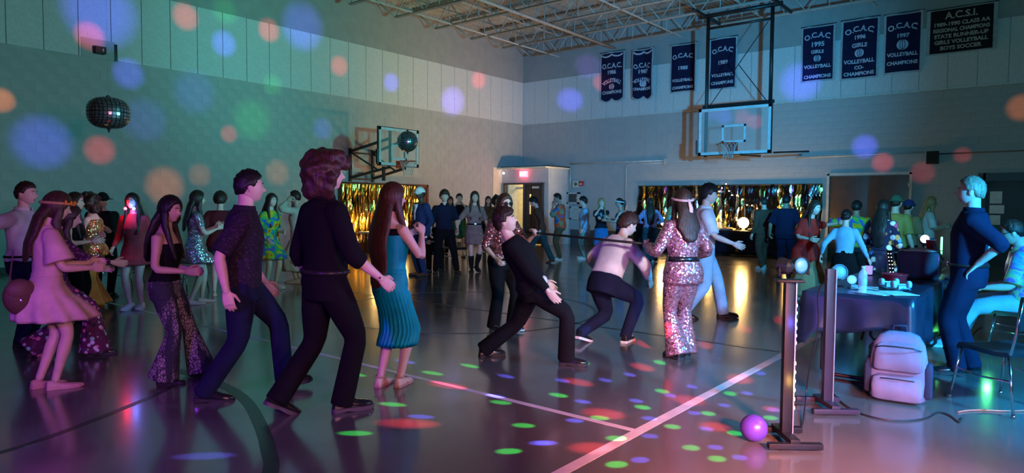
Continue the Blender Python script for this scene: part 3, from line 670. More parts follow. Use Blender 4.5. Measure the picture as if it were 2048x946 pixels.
def head_geo(near):
    D, f = sphere_dirs(44 if near else 26, 30 if near else 18); P = head_pts(D); g = Geo(); az = np.arctan2(D[:, 0], D[:, 1]); el = np.arcsin(np.clip(D[:, 2], -1, 1))
    lip = (np.abs(az) < .26) & (el < -.38) & (el > -.64)
    g.add(P, f, 0)
    for i, q in enumerate(f):
        if all(lip[k] for k in q): g.m[i] = 3
    for s in (-1, 1):
        d = A([[math.sin(.36*s)*math.cos(.07), math.cos(.36)*math.cos(.07), math.sin(.07)]]); p = head_pts(d)[0]
        g.ball(p-A([0, .0055, 0]), (.015, .010, .010), 10, 8, m=1); g.ball(p+A([0, .0015, 0]), .0055, 8, 6, m=2)
        b = [head_pts(A([[math.sin(a*s)*math.cos(e), math.cos(a)*math.cos(e), math.sin(e)]]))[0]+A([0, .002, 0]) for a, e in ((.16, .25), (.34, .29), (.58, .24))]
        g.tube(b, [.003, .0045, .002], 6, 2)
        g.ball((s*.075, -.006, -.006), (.010, .022, .031), 10, 8, rz(-s*18)); g.ball((s*.080, -.010, .002), (.007, .017, .022), 8, 6, rz(-s*25))
    return g
def hair_cap(t, nu=40, nv=26, line='short', lump=0, fringe=0.0):
    D, f = sphere_dirs(nu, nv, 1.0); az = np.abs(np.arctan2(D[:, 0], D[:, 1])); el = np.arcsin(np.clip(D[:, 2], -1, 1))
    if line == 'short': a_, e_ = [0, .7, 1.05, 1.35, 1.7, 2.1, PI], [.62-fringe, .55-fringe, .42, -.02, .02, -.45, -.55]
    else: a_, e_ = [0, .6, .95, 1.2, 1.5, 2.1, PI], [.66-fringe, .52-fringe, .1, -.7, -1.0, -1.1, -1.2]
    m = sstep(el, 0, 1)*0+sstep(el-np.interp(az, a_, e_), -.06, .10)
    P = head_pts(D); nz = np.sin(D[:, 0]*23+1)*np.sin(D[:, 1]*19)*np.sin(D[:, 2]*21+2)
    r = t*m*(1+lump*nz)*(1+.35*np.clip(D[:, 2], 0, 1))-.014*(1-m)
    return Geo().add(P+D*r[:, None], f)
def hand_geo(side, curl, s=1.0):
    """hand along +Y, palm facing -Z, thumb towards -side*X"""
    g = Geo(); g.tube([(0, -.015, 0), (0, .02, 0), (0, .055, 0), (0, .09, 0)], [(.024, .018), (.034, .016), (.041, .015), (.039, .012)], 10, side=(1, 0, 0))
    base = [(-.030, .085, .072), (-.010, .090, .082), (.010, .088, .076), (.029, .080, .058)]
    for i, (x, y, L) in enumerate(base):
        x *= side; p = A([x, y, 0.]); P = [p-A([0, .02, 0]), p]; a = 0; sp = x*1.2
        for k, q in enumerate((.45, .31, .24)):
            a += curl*(55, 70, 45)[k]+(6 if k else 4); d = A([sp*(1-curl), math.cos(math.radians(a)), -math.sin(math.radians(a))]); p = p+nrm(d)*L*q; P.append(p)
        g.tube(P, [.0092, .0092, .0085, .0078, .0062], 8, round_ends=True)
    d0 = nrm(A([-side*.75, .62, -.25])); d1 = nrm(A([-side*(.45-.5*curl), .85, -.3-.4*curl])); p = A([-side*.022, .018, -.004]); P = [p, p+d0*.035, p+d0*.035+d1*.03, p+d0*.035+d1*.055]
    g.tube(P, [.0135, .0118, .0098, .0075], 8, round_ends=True)
    return g.xf(np.eye(3)*s)
def shoe_geo(kind):
    """ankle at the origin, sole at z=-.085, toes along +Y"""
    up = Geo(); so = Geo(); n = 14
    prof = [(-.068, .020, .055, .0), (-.060, .032, .075, 0), (-.03, .037, .085, 0), (.02, .036, .074, 0), (.07, .042, .056, 0), (.12, .046, .044, 0), (.165, .040, .036, 0), (.19, .026, .028, 0), (.20, .010, .018, 0)]
    k = dict(shoe=1, sneaker=1.06, flat=.92, boot=1.06, sandal=.9, bare=.88)[kind]; zb = -.085+(.022 if kind in ('sneaker', 'shoe', 'boot') else .012)
    if kind == 'bare': zb = -.085
    rings = []
    for y, w, h, _ in prof:
        if kind == 'flat': h = h*.62 if y > -.03 else h*.8
        a = np.linspace(0, PI, n); q = [(-w*k*.95, y, zb), ]+[(-w*k*math.cos(t), y, zb+h*(math.sin(t)**.75)) for t in a[1:-1]]+[(w*k*.95, y, zb)]
        rings.append(A(q))
    up.loft(rings)
    if kind != 'bare':
        rs = []
        for y, w, h, _ in prof:
            w2 = w*k*1.08+.002; y2 = y*1.03; th = zb+.004
            z0 = -.085+(.006 if y > .17 else 0)+(.008 if (kind in ('shoe', 'boot') and 0 < y < .05) else 0); rs.append(A([(-w2, y2, z0), (-w2, y2, th), (w2, y2, th), (w2, y2, z0)]))
        so.loft(rs)
    return up, so
def ik(a, t, l1, l2, pole):
    d = t-a; L = np.linalg.norm(d); L = min(max(L, abs(l1-l2)+.02), (l1+l2)*.998); u = nrm(d); x = (l1*l1-l2*l2+L*L)/(2*L); h = math.sqrt(max(l1*l1-x*x, 0))
    p = A(pole, float); p = nrm(p-u*np.dot(p, u)); return a+u*x+p*h, a+u*L
def lerp(a, b, t): return a+(b-a)*t
RELAX, HIP, FRONT, MOUTH = (.10, .06, -.50), (.06, .02, -.40), (-.10, .30, -.20), (-.14, .17, .06)
DEF = dict(pel=(0, 0, .90), pt=0, ps=0, py=0, lean=2, side=0, cy=0, hy=0, hp=0, hs=0, rh=RELAX, lh=RELAX, rp=(.35, -1, -.2), lp=(.35, -1, -.2), rf=(.10, .0), lf=(.10, .0), rt=10, lt=10, rk=(.15, 1, 0), lk=(.15, 1, 0), rpit=0, lpit=0, rc=.35, lc=.35, rpalm=None, lpalm=None)

def ground(px):
    """floor point below a person: (pixel x, pixel y) or (pixel x, depth, 'd')"""
    if len(px) == 3: p = at_depth(px[0], 410, px[1]); p[2] = 0; return p
    return on_floor(*px)
PEOPLE = {}
def person(label, px, H, face, sex='m', tone='pale', pose=None, top=None, bottom=None, shoe=None, hair=None, build=1.0, group=None, socks=None, belt=None, key=None):
    p = dict(DEF); p.update(pose or {}); loc = ground(px); dist = np.linalg.norm(loc-CAM); near = dist < 9
    vx = min(max(dist*.0021, .0105), .021); s = H/1.7; v = loc-CAM; rotz = math.atan2(v[1], v[0])-math.radians(face)-PI/2
    root = thing('person', label, 'person', loc, rotz, group); root.scale = (s, s, s)
    lv = LT[sex]; thin = (1.0 if sex == 'm' else .88)*build
    R0 = rz(p['py'])@rx(-p['pt'])@ry(p['ps']); R1 = rz(p['cy'])@rx(-p['lean'])@ry(p['side']); pel = A(p['pel'], float)
    mid = pel+R0@A([0, 0, .18]); neck = mid+R1@A([0, 0, .36])
    def spine(t):
        if t <= 0: return pel+R0@A([0, 0, t]), R0
        u = t/.54; c = (1-u)**2*pel+2*u*(1-u)*mid+u*u*neck; k = float(sstep(u, .1, .75)); M = R0*(1-k)+R1*k; z = nrm(M[:, 2]); x = nrm(M[:, 0]-z*np.dot(M[:, 0], z)); return c, np.stack([x, np.cross(z, x), z], 1)
    def rings(t0, t1, infl, n=26, k=None, flare=0):
        ts = sorted(set([t0, t1]+[t for t in lv[:, 0] if t0 < t < t1])); out = []; ang = np.linspace(0, 2*PI, n, endpoint=False)
        for t in ts:
            c, R = spine(t); a, b, yo = [np.interp(t, lv[:, 0], lv[:, i]) for i in (1, 2, 3)]; fl = flare*max(0, (.14-t))
            if t < -.05 and infl: a = max(a, .165); b = max(b, .112)
            a, b = a*build+infl+fl, b*build+infl+fl
            out.append(c+(np.stack([a*np.sign(np.cos(ang))*np.abs(np.cos(ang))**.86, b*np.sign(np.sin(ang))*np.abs(np.sin(ang))**.9+yo, 0*ang], 1))@R.T)
        return out
    J = {}
    cs, Rs = spine(.445); sw = .172 if sex == 'm' else .150
    hd = R1@rz(p['hy'])@rx(-p['hp'])@ry(p['hs']); J['head_R'] = hd; J['head'] = neck+R1@A([0, .004, .022])+hd@A([0, .020, .108]); J['neck'] = neck; J['spine'] = spine
    for sd, q in ((1, 'r'), (-1, 'l')):
        M = A([sd, 1, 1.]); sh = cs+Rs@A([sd*sw*(.9+.1*build), -.008, 0]); tgt = sh+A(p[q+'h'])*M
        el, wr = ik(sh, tgt, .288, .252, A(p[q+'p'])*M); J[q+'sh'], J[q+'el'], J[q+'wr'] = sh, el, wr
        hip = pel+R0@A([sd*.088, -.004, -.03]); f = p[q+'f']; an = A([sd*f[0], f[1], .086+(f[2] if len(f) > 2 else 0)])
        kn, an = ik(hip, an, .412, .405, A(p[q+'k'])*M); J[q+'hip'], J[q+'kn'], J[q+'an'] = hip, kn, an
        J[q+'F'] = rz(-sd*p[q+'t'])@rx(-p[q+'pit'])
    # ---- body: one skin
    b = Geo(); b.loft(rings(-.10, .54, 0 if not top else -.006, 20))
    b.tube([neck-R1@A([0, 0, .05]), neck+R1@A([0, .002, .03]), J['head']+hd@A([0, -.025, -.04])], [.056*thin+.004, .052*thin+.003, .052*thin], 14)
    for sd, q in ((1, 'r'), (-1, 'l')):
        S, E, W, Hh, K, N = [J[q+k] for k in ('sh', 'el', 'wr', 'hip', 'kn', 'an')]
        b.tube([lerp(S, cs, .25), S, lerp(S, E, .45), lerp(S, E, .92), lerp(E, W, .08), lerp(E, W, .3), lerp(E, W, .75), W], [x*thin for x in (.05, .058, .047, .039, .039, .041, .031, .026)], 12, round_ends=True)
        b.tube([Hh, lerp(Hh, K, .45), lerp(Hh, K, .93), lerp(K, N, .08), lerp(K, N, .32), lerp(K, N, .75), N], [x*(.5+.5*thin) for x in (.088, .078, .056, .053, .056, .040, .036)], 12, round_ends=True)
    me = fuse(b, vx, [], 'body', 3); g = mesh_geo(me); bpy.data.meshes.remove(me)
    for sd, q in ((1, 'r'), (-1, 'l')):
        fd = nrm(J[q+'wr']-J[q+'el']); inw = A([-sd*1.0, .15, -.1]) if p[q+'palm'] is None else A(p[q+'palm'], float)*A([sd, 1, 1]); pn = nrm(inw-fd*np.dot(inw, fd)); R = np.stack([np.cross(fd, -pn), fd, -pn], 1)
        hg = hand_geo(sd, p[q+'c'], .93+.07*thin)
        if near: m2 = fuse(hg, .0048, [], 'h', 2, .4); hg = mesh_geo(m2); bpy.data.meshes.remove(m2)
        g.merge(hg.xf(R, J[q+'wr'])); J[q+'H'] = R
        if shoe is None or shoe[0] == 'bare' or shoe[0] == 'sandal': u_, s_ = shoe_geo('bare'); g.merge(u_.xf(J[q+'F'], J[q+'an']))
    g.merge(head_geo(near).xf(hd, J['head']))
    body = part('body', g, [skin(tone), EYE_W, DARK, LIPS], root, smooth=True)
    # ---- clothes
    if bottom:
        B = bottom; mt = B['mat']; kind = B.get('kind', 'pants')
        if kind == 'pants':
            c = Geo(); inf = B.get('infl', .016); c.loft(rings(-.145, B.get('t1', .13), inf)); ln = B.get('len', 1.0)
            for q in 'rl':
                Hh, K, N = [J[q+k] for k in ('hip', 'kn', 'an')]; e = N+nrm(N-K)*.045 if ln >= 1 else (lerp(Hh, K, ln*2) if ln <= .5 else lerp(K, N, ln*2-1)); fl = B.get('flare', .058); kr = B.get('knee', .062+inf*.6)
                c.ball(Hh, .096+inf*.6, 14, 10)
                if ln > .5: c.tube([Hh, lerp(Hh, K, .5), lerp(Hh, K, .93), lerp(K, e, .08), lerp(K, e, .5), e], [.098+inf*.5, .086+inf*.7, kr+.004, kr, lerp(kr, fl, .42), fl], 16)
                else: c.tube([Hh, lerp(Hh, e, .5), e], [.1+inf*.5, .098+inf, .100+inf], 16)
            link(B.get('name', 'trousers'), fuse(c, vx, [mt], 'trousers', 2), root)
        else:
            hem, (hx, hy_), n, pl, amp = B['hem'], B['r'], max(72, 6*B.get('pleats', 9)) if near else 40, B.get('pleats', 9), B.get('amp', .05); t1 = B.get('t1', .14); out = []
            ang = np.linspace(0, 2*PI, n, endpoint=False); zt = spine(t1)[0][2]; inf = B.get('infl', .014)
            def legs(z):
                P = []
                for q in 'rl':
                    ch = [J[q+k] for k in ('hip', 'kn', 'an')]
                    for a_, b_ in zip(ch, ch[1:]):
                        if (a_[2]-z)*(b_[2]-z) <= 0 or b_ is ch[-1]:
                            k = np.clip((a_[2]-z)/(a_[2]-b_[2]+1e-6), 0, 1); P.append(lerp(a_, b_, k)); break
                return A(P)
            N_ = 16
            for i in range(N_+1):
                u = i/N_; z = zt+(hem-zt)*u; t = t1+(z-zt)
                if t > -.08: r0 = rings(t, t+.0001, inf, n)[0]; c0 = r0.mean(0); a_, b_ = np.ptp(r0[:, 0])/2, np.ptp(r0[:, 1])/2; cx, cy = c0[:2]
                else: Lg = legs(z); cx, cy = Lg.mean(0)[:2]; kk = float(np.clip((-.08-t)/.2, 0, 1)); a_, b_ = max(np.ptp(Lg[:, 0])/2+.085, lerp(.182, .13, kk)), max(np.ptp(Lg[:, 1])/2+.085, lerp(.136, .10, kk)); cy -= .014*(1-kk)
                k = float(sstep(u, .15, 1.0)); a2, b2 = max(a_, lerp(a_, hx, k) if hx > a_ else a_), max(b_, lerp(b_, hy_, k) if hy_ > b_ else b_)
                md = 1+amp*k*np.cos(pl*ang+.6*np.sin(3*ang)); out.append(np.stack([cx+a2*np.cos(ang)*md, cy+b2*np.sin(ang)*md, np.full(n, z)], 1))
            last = out[-1]; c_ = last.mean(0); out.append(c_+(last-c_)*.93+A([0, 0, .012])); out.append(c_+(last-c_)*.5+A([0, 0, .06]))
            part(B.get('name', 'skirt'), Geo().loft(out[::-1]), mt, root, smooth=True)
    if top:
        T = top; c = Geo(); inf = T.get('infl', .018); c.loft(rings(T.get('t0', -.05), T.get('t1', .512), inf, flare=T.get('flare', 0))); sl = T.get('sleeve', 1.0)
        if sl > 0:
            for q in 'rl':
                S, E, W = [J[q+k] for k in ('sh', 'el', 'wr')]; r = inf*.75; c.ball(S, .062*thin+r, 12, 8); cw = T.get('cuff', .034)
                if sl > .5: e = lerp(E, W, sl*2-1); c.tube([lerp(S, cs, .3), S, lerp(S, E, .5), lerp(S, E, .92), lerp(E, e, .1), lerp(E, e, .5), e], [.055*thin+r, .062*thin+r, .052*thin+r, .046*thin+r, .045*thin+r, lerp(.045*thin+r, cw+r*.3, .5), cw+r*.3], 14)
                else: e = lerp(S, E, sl*2); c.tube([lerp(S, cs, .3), S, lerp(S, e, .5), e], [.055*thin+r, .064*thin+r, .056*thin+r+T.get('bell', 0)*.5, .054*thin+r*1.2+T.get('bell', 0)], 14)
        ob = link(T.get('name', 'shirt'), fuse(c, vx, [T['mat']], 'shirt', 2), root)
        if T.get('collar'):
            cg = Geo(); ang = np.linspace(-PI*.9, PI*.9, 19); rr = .064*thin+.006; base = neck+R1@A([0, -.006, -.045]); a = []; b2 = []
            for t in ang: a.append(base+R1@A([rr*1.15*math.sin(t), -rr*1.1*math.cos(t), 0])); b2.append(base+R1@A([rr*math.sin(t), -rr*.95*math.cos(t)+.002, .042]))
            a2 = [q+(q-base)*.12 for q in a]; b3 = [q+(q-base-R1@A([0, 0, .042]))*.14 for q in b2]; cg.loft([A(q) for q in zip(a, b2, b3, a2)])
            part('collar', cg, T.get('collar_mat', T['mat']), ob, smooth=True)
    if belt:
        t, bm_, h = belt; r = rings(t, t+h, .034 if top else .02, 30); part('belt', Geo().loft(r), bm_, root, smooth=True)
        c, R = spine(t+h/2); part('buckle', Geo().box(c+R@A([0, np.interp(t, lv[:, 0], lv[:, 2])*build+.036, 0]), (.05, .012, h*1.15), R), CHROME, root, bevel=.003)
    if shoe and shoe[0] != 'bare':
        u0, s0 = shoe_geo(shoe[0])
        for q in 'rl':
            F, an = J[q+'F'], J[q+'an']
            if shoe[0] == 'sandal':
                so = part('sandal', Geo().merge(s0).xf(F, an), shoe[2], root, smooth='auto')
                st = Geo()
                for y, w, h in ((.135, .044, .038), (.06, .042, .062)): st.tube([an+F@A([w*math.cos(a), y+.01*math.sin(a), -.078+h*math.sin(a)]) for a in np.linspace(0, PI, 11)], (.004, .008), 6)
                st.tube([an+F@A([.04*math.cos(a), .042*math.sin(a)-.012, .0]) for a in np.linspace(0, 2*PI, 15)], .006, 6); part('strap', st, shoe[1], so, smooth=True)
            else:
                u = Geo().merge(u0)
                if shoe[0] == 'boot':
                    K, N = J[q+'kn'], J[q+'an']; u = u.xf(F, an); u.tube([N+A([0, 0, -.06]), N+A([0, 0, .03]), lerp(N, K, .35), lerp(N, K, .68)], [.046, .048, .062, .068], 14); ub = link('boot', fuse(u, vx, [shoe[1]], 'boot', 1), root); part('sole', Geo().merge(s0).xf(F, an), shoe[2], ub); continue
                up_ = part('shoe', u.xf(F, an), shoe[1], root, smooth='auto'); part('sole', Geo().merge(s0).xf(F, an), shoe[2], up_)
                if near and shoe[0] in ('shoe', 'sneaker'):
                    lg = Geo()
                    for y in (.03, .055, .08): lg.tube([an+F@A([x, y, -.085+.022+h]) for x, h in ((-.03, .066-(y-.03)*.5), (0, .078-(y-.03)*.5), (.03, .066-(y-.03)*.5))], .004, 5)
                    part('lace', lg, shoe[2], up_)
    # ---- hair
    if hair:
        st, hm = hair[0], hair[1]; L = hair[2] if len(hair) > 2 else None; hg = Geo()
        if st == 'short': hg = hair_cap(.016, 44, 28, 'short', .5, L or 0).xf(hd, J['head'])
        elif st == 'mop': hg = hair_cap(.032, 48, 30, 'short', .35, .18).xf(hd, J['head'])
        elif st in ('curly', 'afro'):
            r = np.random.default_rng(len(label)); R_ = L or .05; nb = 110 if near else 60
            for _ in range(nb):
                d = nrm(r.normal(size=3)); 
                if d[1] > .25 and d[2] < .45: continue
                if d[1] > .0 and d[2] < -.25: continue
                if d[2] < (-.95 if st == 'curly' else -.5): continue
                q = head_pts(d[None])[0]+d*R_*(.35+.5*r.random()); q[2] -= .01; hg.ball(q, .026+.018*r.random(), 8, 6)
            for _ in range(40 if st == 'curly' else 0): hg.ball((r.uniform(-.085, .085), r.uniform(-.13, -.04), r.uniform(-.15, -.03)), .024+.016*r.random(), 8, 6)
            hg.merge(hair_cap(R_*.5, 30, 20, 'long', .2)); m2 = fuse(hg, .0125 if near else .018, [], 'h', 1, .4); hg = mesh_geo(m2).xf(hd, J['head']); bpy.data.meshes.remove(m2)
        elif st in ('long', 'wavy'):
            hg = hair_cap(.022, 44, 28, 'long', .1).xf(hd, J['head']); te = L if L is not None else .25
            pts = [J['head']+hd@A([0, -.035, .045]), J['head']+hd@A([0, -.062, -.03]), neck+R1@A([0, -.075, .02])]; rad = [(.060, .045), (.083, .052), (.092, .046)]
            for t in np.arange(.44, te-.01, -.06):
                c, R = spine(max(t, -.1)); off = np.interp(t, lv[:, 0], lv[:, 2])*build+.032+(.004*math.sin(t*40) if st == 'wavy' else 0); pts.append(c+R@A([0, -off, min(0, t+.1) if t < -.1 else 0])); k = (.44-t)/max(.44-te, .05); rad.append((.118-.035*k+(.012*math.sin(t*45) if st == 'wavy' else 0), .036-.012*k))
            hg.tube(pts, rad, 20, side=(1, 0, 0), round_ends=True)
            for sd in (-1, 1):
                a0 = J['head']+hd@A([sd*.072, .012, .03]); a1 = J['head']+hd@A([sd*.080, .018, -.07]); a2 = neck+R1@A([sd*.085, .03, -.01]); a3, R = spine(.40); a3 = a3+R@A([sd*.095, .085, 0]); a4, R = spine(max(te, .26)); a4 = a4+R@A([sd*.09, .125, 0])
                hg.tube([a0, a1, a2, a3, a4], [(.018, .030), (.020, .036), (.024, .034), (.028, .022), (.016, .012)], 12, round_ends=True)
        elif st in ('bun', 'pony'):
            hg = hair_cap(.013, 40, 26, 'short', .1).xf(hd, J['head'])
            if st == 'bun': hg.ball(J['head']+hd@A([0, -.095, .05]), .042, 14, 10)
            else: hg.tube([J['head']+hd@A([0, -.08, .06]), J['head']+hd@A([0, -.13, .03]), J['head']+hd@A([0, -.135, -.06]), J['head']+hd@A([0, -.12, -.2])], [.02, .034, .032, .012], 12, round_ends=True)
        link('hair', to_mesh(hg, 'hair', [hm]), root)
    bpy.data.objects  # keep order
    PEOPLE[key or label] = (root, J); J['root'] = root; J['s'] = s; J['rotz'] = rotz; J['loc'] = loc; J['lv'] = lv; J['rings'] = rings; J['body'] = body
    return J
def wpos(J, p):
    return A(J['loc'])+rz(math.degrees(J['rotz']))@(A(p, float)*J['s'])
# ---- things worn
def headband(J, m, el=.42, h=.022, tail=False, name='headband', tilt=0):
    ang = np.linspace(0, 2*PI, 41); P = []
    for a in ang:
        e = el-.35*(1-math.cos(a))/2; d = A([[math.cos(e)*math.sin(a), math.cos(e)*math.cos(a), math.sin(e)]]); P.append(J['head']+J['head_R']@(head_pts(d)[0]+d[0]*.028))
    g = Geo().tube(P, (h*.45, .008) if False else .013, 8)
    o = part(name, g, m, J['root'], smooth=True)
    if tail:
        b = J['head']+J['head_R']@A([0.02, -.125, .02]); part('scarf_tail', Geo().tube([b, b+A([.02, -.02, -.09]), b+A([.03, -.01, -.2]), b+A([.02, -.02, -.3])], [(.012, .008), (.022, .006), (.024, .005), (.016, .004)], 8), m, o, smooth=True)
    return o
def bracelet(J, q, m, r=.031, k=.93, w=.012, name='bracelet', face=None):
    E, W = J[q+'el'], J[q+'wr']; c = lerp(E, W, k); t = nrm(W-E); u = nrm(np.cross(t, [0, .3, 1])); v = np.cross(t, u)
    o = part(name, Geo().tube([c+r*(math.cos(a)*u+math.sin(a)*v) for a in np.linspace(0, 2*PI, 17)], (w*.35, w*.5), 6), m, J['root'], smooth=True)
    if face: part('watch_face', Geo().ball(c+u*(r+.004), (.019, .019, .019), 12, 8), face, o, smooth=True)
def glasses(J, m, big=1.0, name='sunglasses'):
    g = Geo()
    for s in (-1, 1):
        g.ball((s*.034, .098, .008), (.029*big, .008, .022*big), 14, 8); g.tube([(s*.062, .088, .014), (s*.080, .03, .012), (s*.080, -.02, .0)], .0035, 5)
    g.tube([(-.01, .104, .014), (.01, .104, .014)], .004, 5); part(name, g.xf(J['head_R'], J['head']), m, J['root'], smooth=True)
def cap_hat(J, m, brim=True, name='cap', dy=1):
    D, f = sphere_dirs(30, 18, 1.0); P = head_pts(D); P = P+D*.026; el = D[:, 2]; P[:, 2] = np.where(el < .28, .030+np.clip(el, -1, .28)*.06, P[:, 2]); P[:, 0] *= np.where(el < .0, .8, 1)
    o = part(name, Geo().add(P, f).xf(J['head_R'], J['head']), m, J['root'], smooth=True)
    if brim:
        a = np.linspace(-1.15, 1.15, 15); r0 = [(.095*math.sin(t), dy*.108*math.cos(t), .042) for t in a]; r1 = [(.098*math.sin(t), dy*(.108*math.cos(t)+.075*math.cos(t*1.3)), .030) for t in a]
        part('brim', Geo().loft([A(r0), A(r1), A(r1)-A([0, 0, .005]), A(r0)-A([0, 0, .005])], caps=(0, 0), closed=False).xf(J['head_R'], J['head']), m, o, smooth=True)
    else:
        part('brim', Geo().lathe([(.10, .038), (.155, .030), (.155, .024), (.10, .030)], n=28, caps=(0, 0)).xf(J['head_R']@np.diag([.95, 1.1, 1]), J['head']), m, o, smooth=True)
    return o
H_BLACK = hairm('hair_black', (.012, .010, .010)); H_DARK = hairm('hair_dark_brown', (.030, .017, .012)); H_BROWN = hairm('hair_brown', (.050, .024, .017)); H_AUB = hairm('hair_auburn', (.055, .021, .015)); H_BLOND = hairm('hair_blond', (.34, .20, .08)); H_GREY = hairm('hair_sandy_grey', (.26, .21, .15))
CK = cloth('cloth_black', (.005, .005, .007)); NV = cloth('cloth_navy', (.009, .013, .040)); NVS = cloth('cloth_navy_suit', (.02, .045, .13)); CH = cloth('cloth_charcoal', (.035, .035, .04))
WH = cloth('cloth_white', (.72, .72, .74)); OFF = cloth('cloth_offwhite', (.66, .60, .58)); CREAM = cloth('cloth_cream', (.50, .44, .34)); OLV = cloth('cloth_olive', (.10, .09, .05)); BRN = cloth('cloth_brown', (.10, .055, .035)); GRN = cloth('cloth_green', (.05, .14, .05))
LBL = cloth('cloth_light_blue', (.22, .50, .70)); JEAN = cloth('cloth_pale_denim', (.30, .48, .62)); DJEAN = cloth('cloth_denim', (.03, .07, .17)); TEALP = cloth('cloth_dark_teal', (.02, .07, .085)); RED = cloth('cloth_red', (.62, .03, .025)); TAN = cloth('cloth_tan', (.42, .24, .12)); MAR = cloth('cloth_maroon', (.12, .015, .025)); GRYD = cloth('cloth_grey_taupe', (.26, .21, .20)); MAG = cloth('cloth_rose_red', (.40, .05, .07))
TEAL = cloth('cloth_teal', (.0, .34, .42), .5); PINKD = cloth('cloth_blush', (.70, .46, .46), .8)
SH_BK = mat('shoe_leather_black', (.012, .012, .014), .22, coat=.4); SH_BR = mat('shoe_leather_brown', (.13, .05, .025), .4); SH_WH = mat('shoe_white', (.7, .7, .7), .5); SH_TL = mat('shoe_pale_teal', (.40, .66, .66), .5); SOLE = mat('sole_dark', (.02, .02, .02), .7); SOLE_W = mat('sole_white', (.65, .65, .63), .6); SH_PK = mat('shoe_blush', (.55, .30, .28), .5); SAND = mat('sandal_tan', (.55, .30, .24), .55)
SEQ_P = cloth('sequin_rose', (.95, .40, .48), pat='sequin', scale=75); SEQ_G = cloth('sequin_gold', (.75, .45, .18), pat='sequin', scale=85); SEQ_S = cloth('sequin_silver', (.55, .52, .55), pat='sequin', scale=90); SEQ_B = cloth('sequin_brown', (.35, .15, .14), pat='sequin', scale=70)
TIE1 = cloth('tiedye_bright', (0, 0, 0), pat='tiedye', cols=[(.7, .05, .03), (.8, .55, .02), (.05, .45, .08), (.02, .12, .6), (.6, .04, .3)], scale=11)
TIE2 = cloth('tiedye_red_blue', (0, 0, 0), pat='tiedye', cols=[(.03, .08, .45), (.10, .35, .15), (.75, .07, .03), (.6, .1, .05), (.04, .12, .5)], scale=10)
FLO = cloth('floral_bright', (.02, .02, .05), pat='floral', cols=[(.1, .35, .7), (.75, .08, .2), (.8, .72, .6), (.8, .35, .12), (.75, .75, .8)], scale=10)
FLO2 = cloth('floral_dark', (.10, .02, .06), pat='floral', cols=[(.25, .55, .5), (.65, .15, .3), (.55, .5, .6), (.12, .03, .1), (.02, .02, .04)], scale=22)
PAI = cloth('paisley_purple', (.05, .012, .04), pat='floral', cols=[(.16, .05, .12), (.05, .02, .05), (.10, .02, .06), (.22, .10, .16)], scale=34)
PLD = cloth('plaid_purple', (.06, .04, .16), pat='plaid', cols=[(.45, .40, .62)], scale=7); PLD2 = cloth('plaid_green', (.02, .05, .05), pat='plaid', cols=[(.20, .38, .34)], scale=9)
SNK = cloth('snake_print', (.035, .045, .06), pat='snake', cols=[(.30, .26, .28), (.03, .03, .035)]); IRI = cloth('shirt_iridescent', (0, 0, 0), .4, pat='tiedye', cols=[(.02, .10, .55), (.05, .5, .5), (.35, .08, .6), (.4, .6, .15), (.02, .2, .7)], scale=14)
TEX = cloth('shirt_dark_texture', (.022, .016, .030), pat='floral', cols=[(.05, .03, .06), (.02, .015, .03), (.035, .02, .05)], scale=60)
ORS = cloth('satin_orange', (.50, .20, .035), .4); FLO3 = cloth('cream_flower', (.50, .44, .36), pat='floral', cols=[(.5, .44, .36), (.1, .1, .12), (.5, .46, .4), (.3, .2, .15)], scale=9)
SHINE = mat('bracelet_silver', (.7, .7, .72), .2, 1.0); LENS = mat('lens_black', (.01, .01, .012), .08)

# ---------------- left foreground
person('young man in a white shirt and navy trousers stretching one arm out at far left', (52, 690), 1.64, 115, 'm', pose=dict(rh=(.42, -.30, .0), lh=(.10, .12, -.48), rp=(.2, -.4, -1), hy=-10), top=dict(mat=WH, sleeve=.95, t0=-.02, collar=True, infl=.026), bottom=dict(mat=NV, infl=.02), shoe=('shoe', SH_BK, SOLE), hair=('short', H_DARK), belt=(.03, CK, .03))
J = person('girl in a blush knee-length dress with a flower headband', (100, 776), 1.53, 80, 'f', pose=dict(rh=(-.02, .30, -.29), lh=(-.06, .32, -.26), rp=(.5, -.6, -1), rf=(.07, .03), lf=(.07, -.06), lean=4, hp=12), top=dict(mat=PINKD, sleeve=.40, t0=.10, infl=.016, bell=.055, name='dress_bodice'), bottom=dict(kind='skirt', name='dress_skirt', mat=PINKD, t1=.15, hem=.60, r=(.30, .31), pleats=11, amp=.06), shoe=('flat', SH_PK, SH_PK), hair=('wavy', H_BROWN, .30), key='blush')
fb = headband(J, mat('braid_tan', (.45, .28, .12), .7), .40, name='flower_headband')
PET = mat('petal_orange', (.75, .28, .02), .6); 
for a in (-.9, -.55, -.2, .2, .55, .9, 1.3):
    e = .42-.3*(1-math.cos(a))/2; d = A([[math.cos(e)*math.sin(a), math.cos(e)*math.cos(a), math.sin(e)]]); c = J['head']+J['head_R']@(head_pts(d)[0]+d[0]*.038); g = Geo()
    for k in range(6): g.ball(c+J['head_R']@(A([.014*math.cos(k*PI/3), 0, .014*math.sin(k*PI/3)])), .009, 7, 5)
    g.ball(c+J['head_R']@(d[0]*.008), .008, 7, 5); part('flower', g, PET, fb, smooth=True)
t = thing('shoulder_bag', 'round brown bag hanging behind the blush dress', 'bag', wpos(J, (.10, -.21, .82)), J['rotz'])
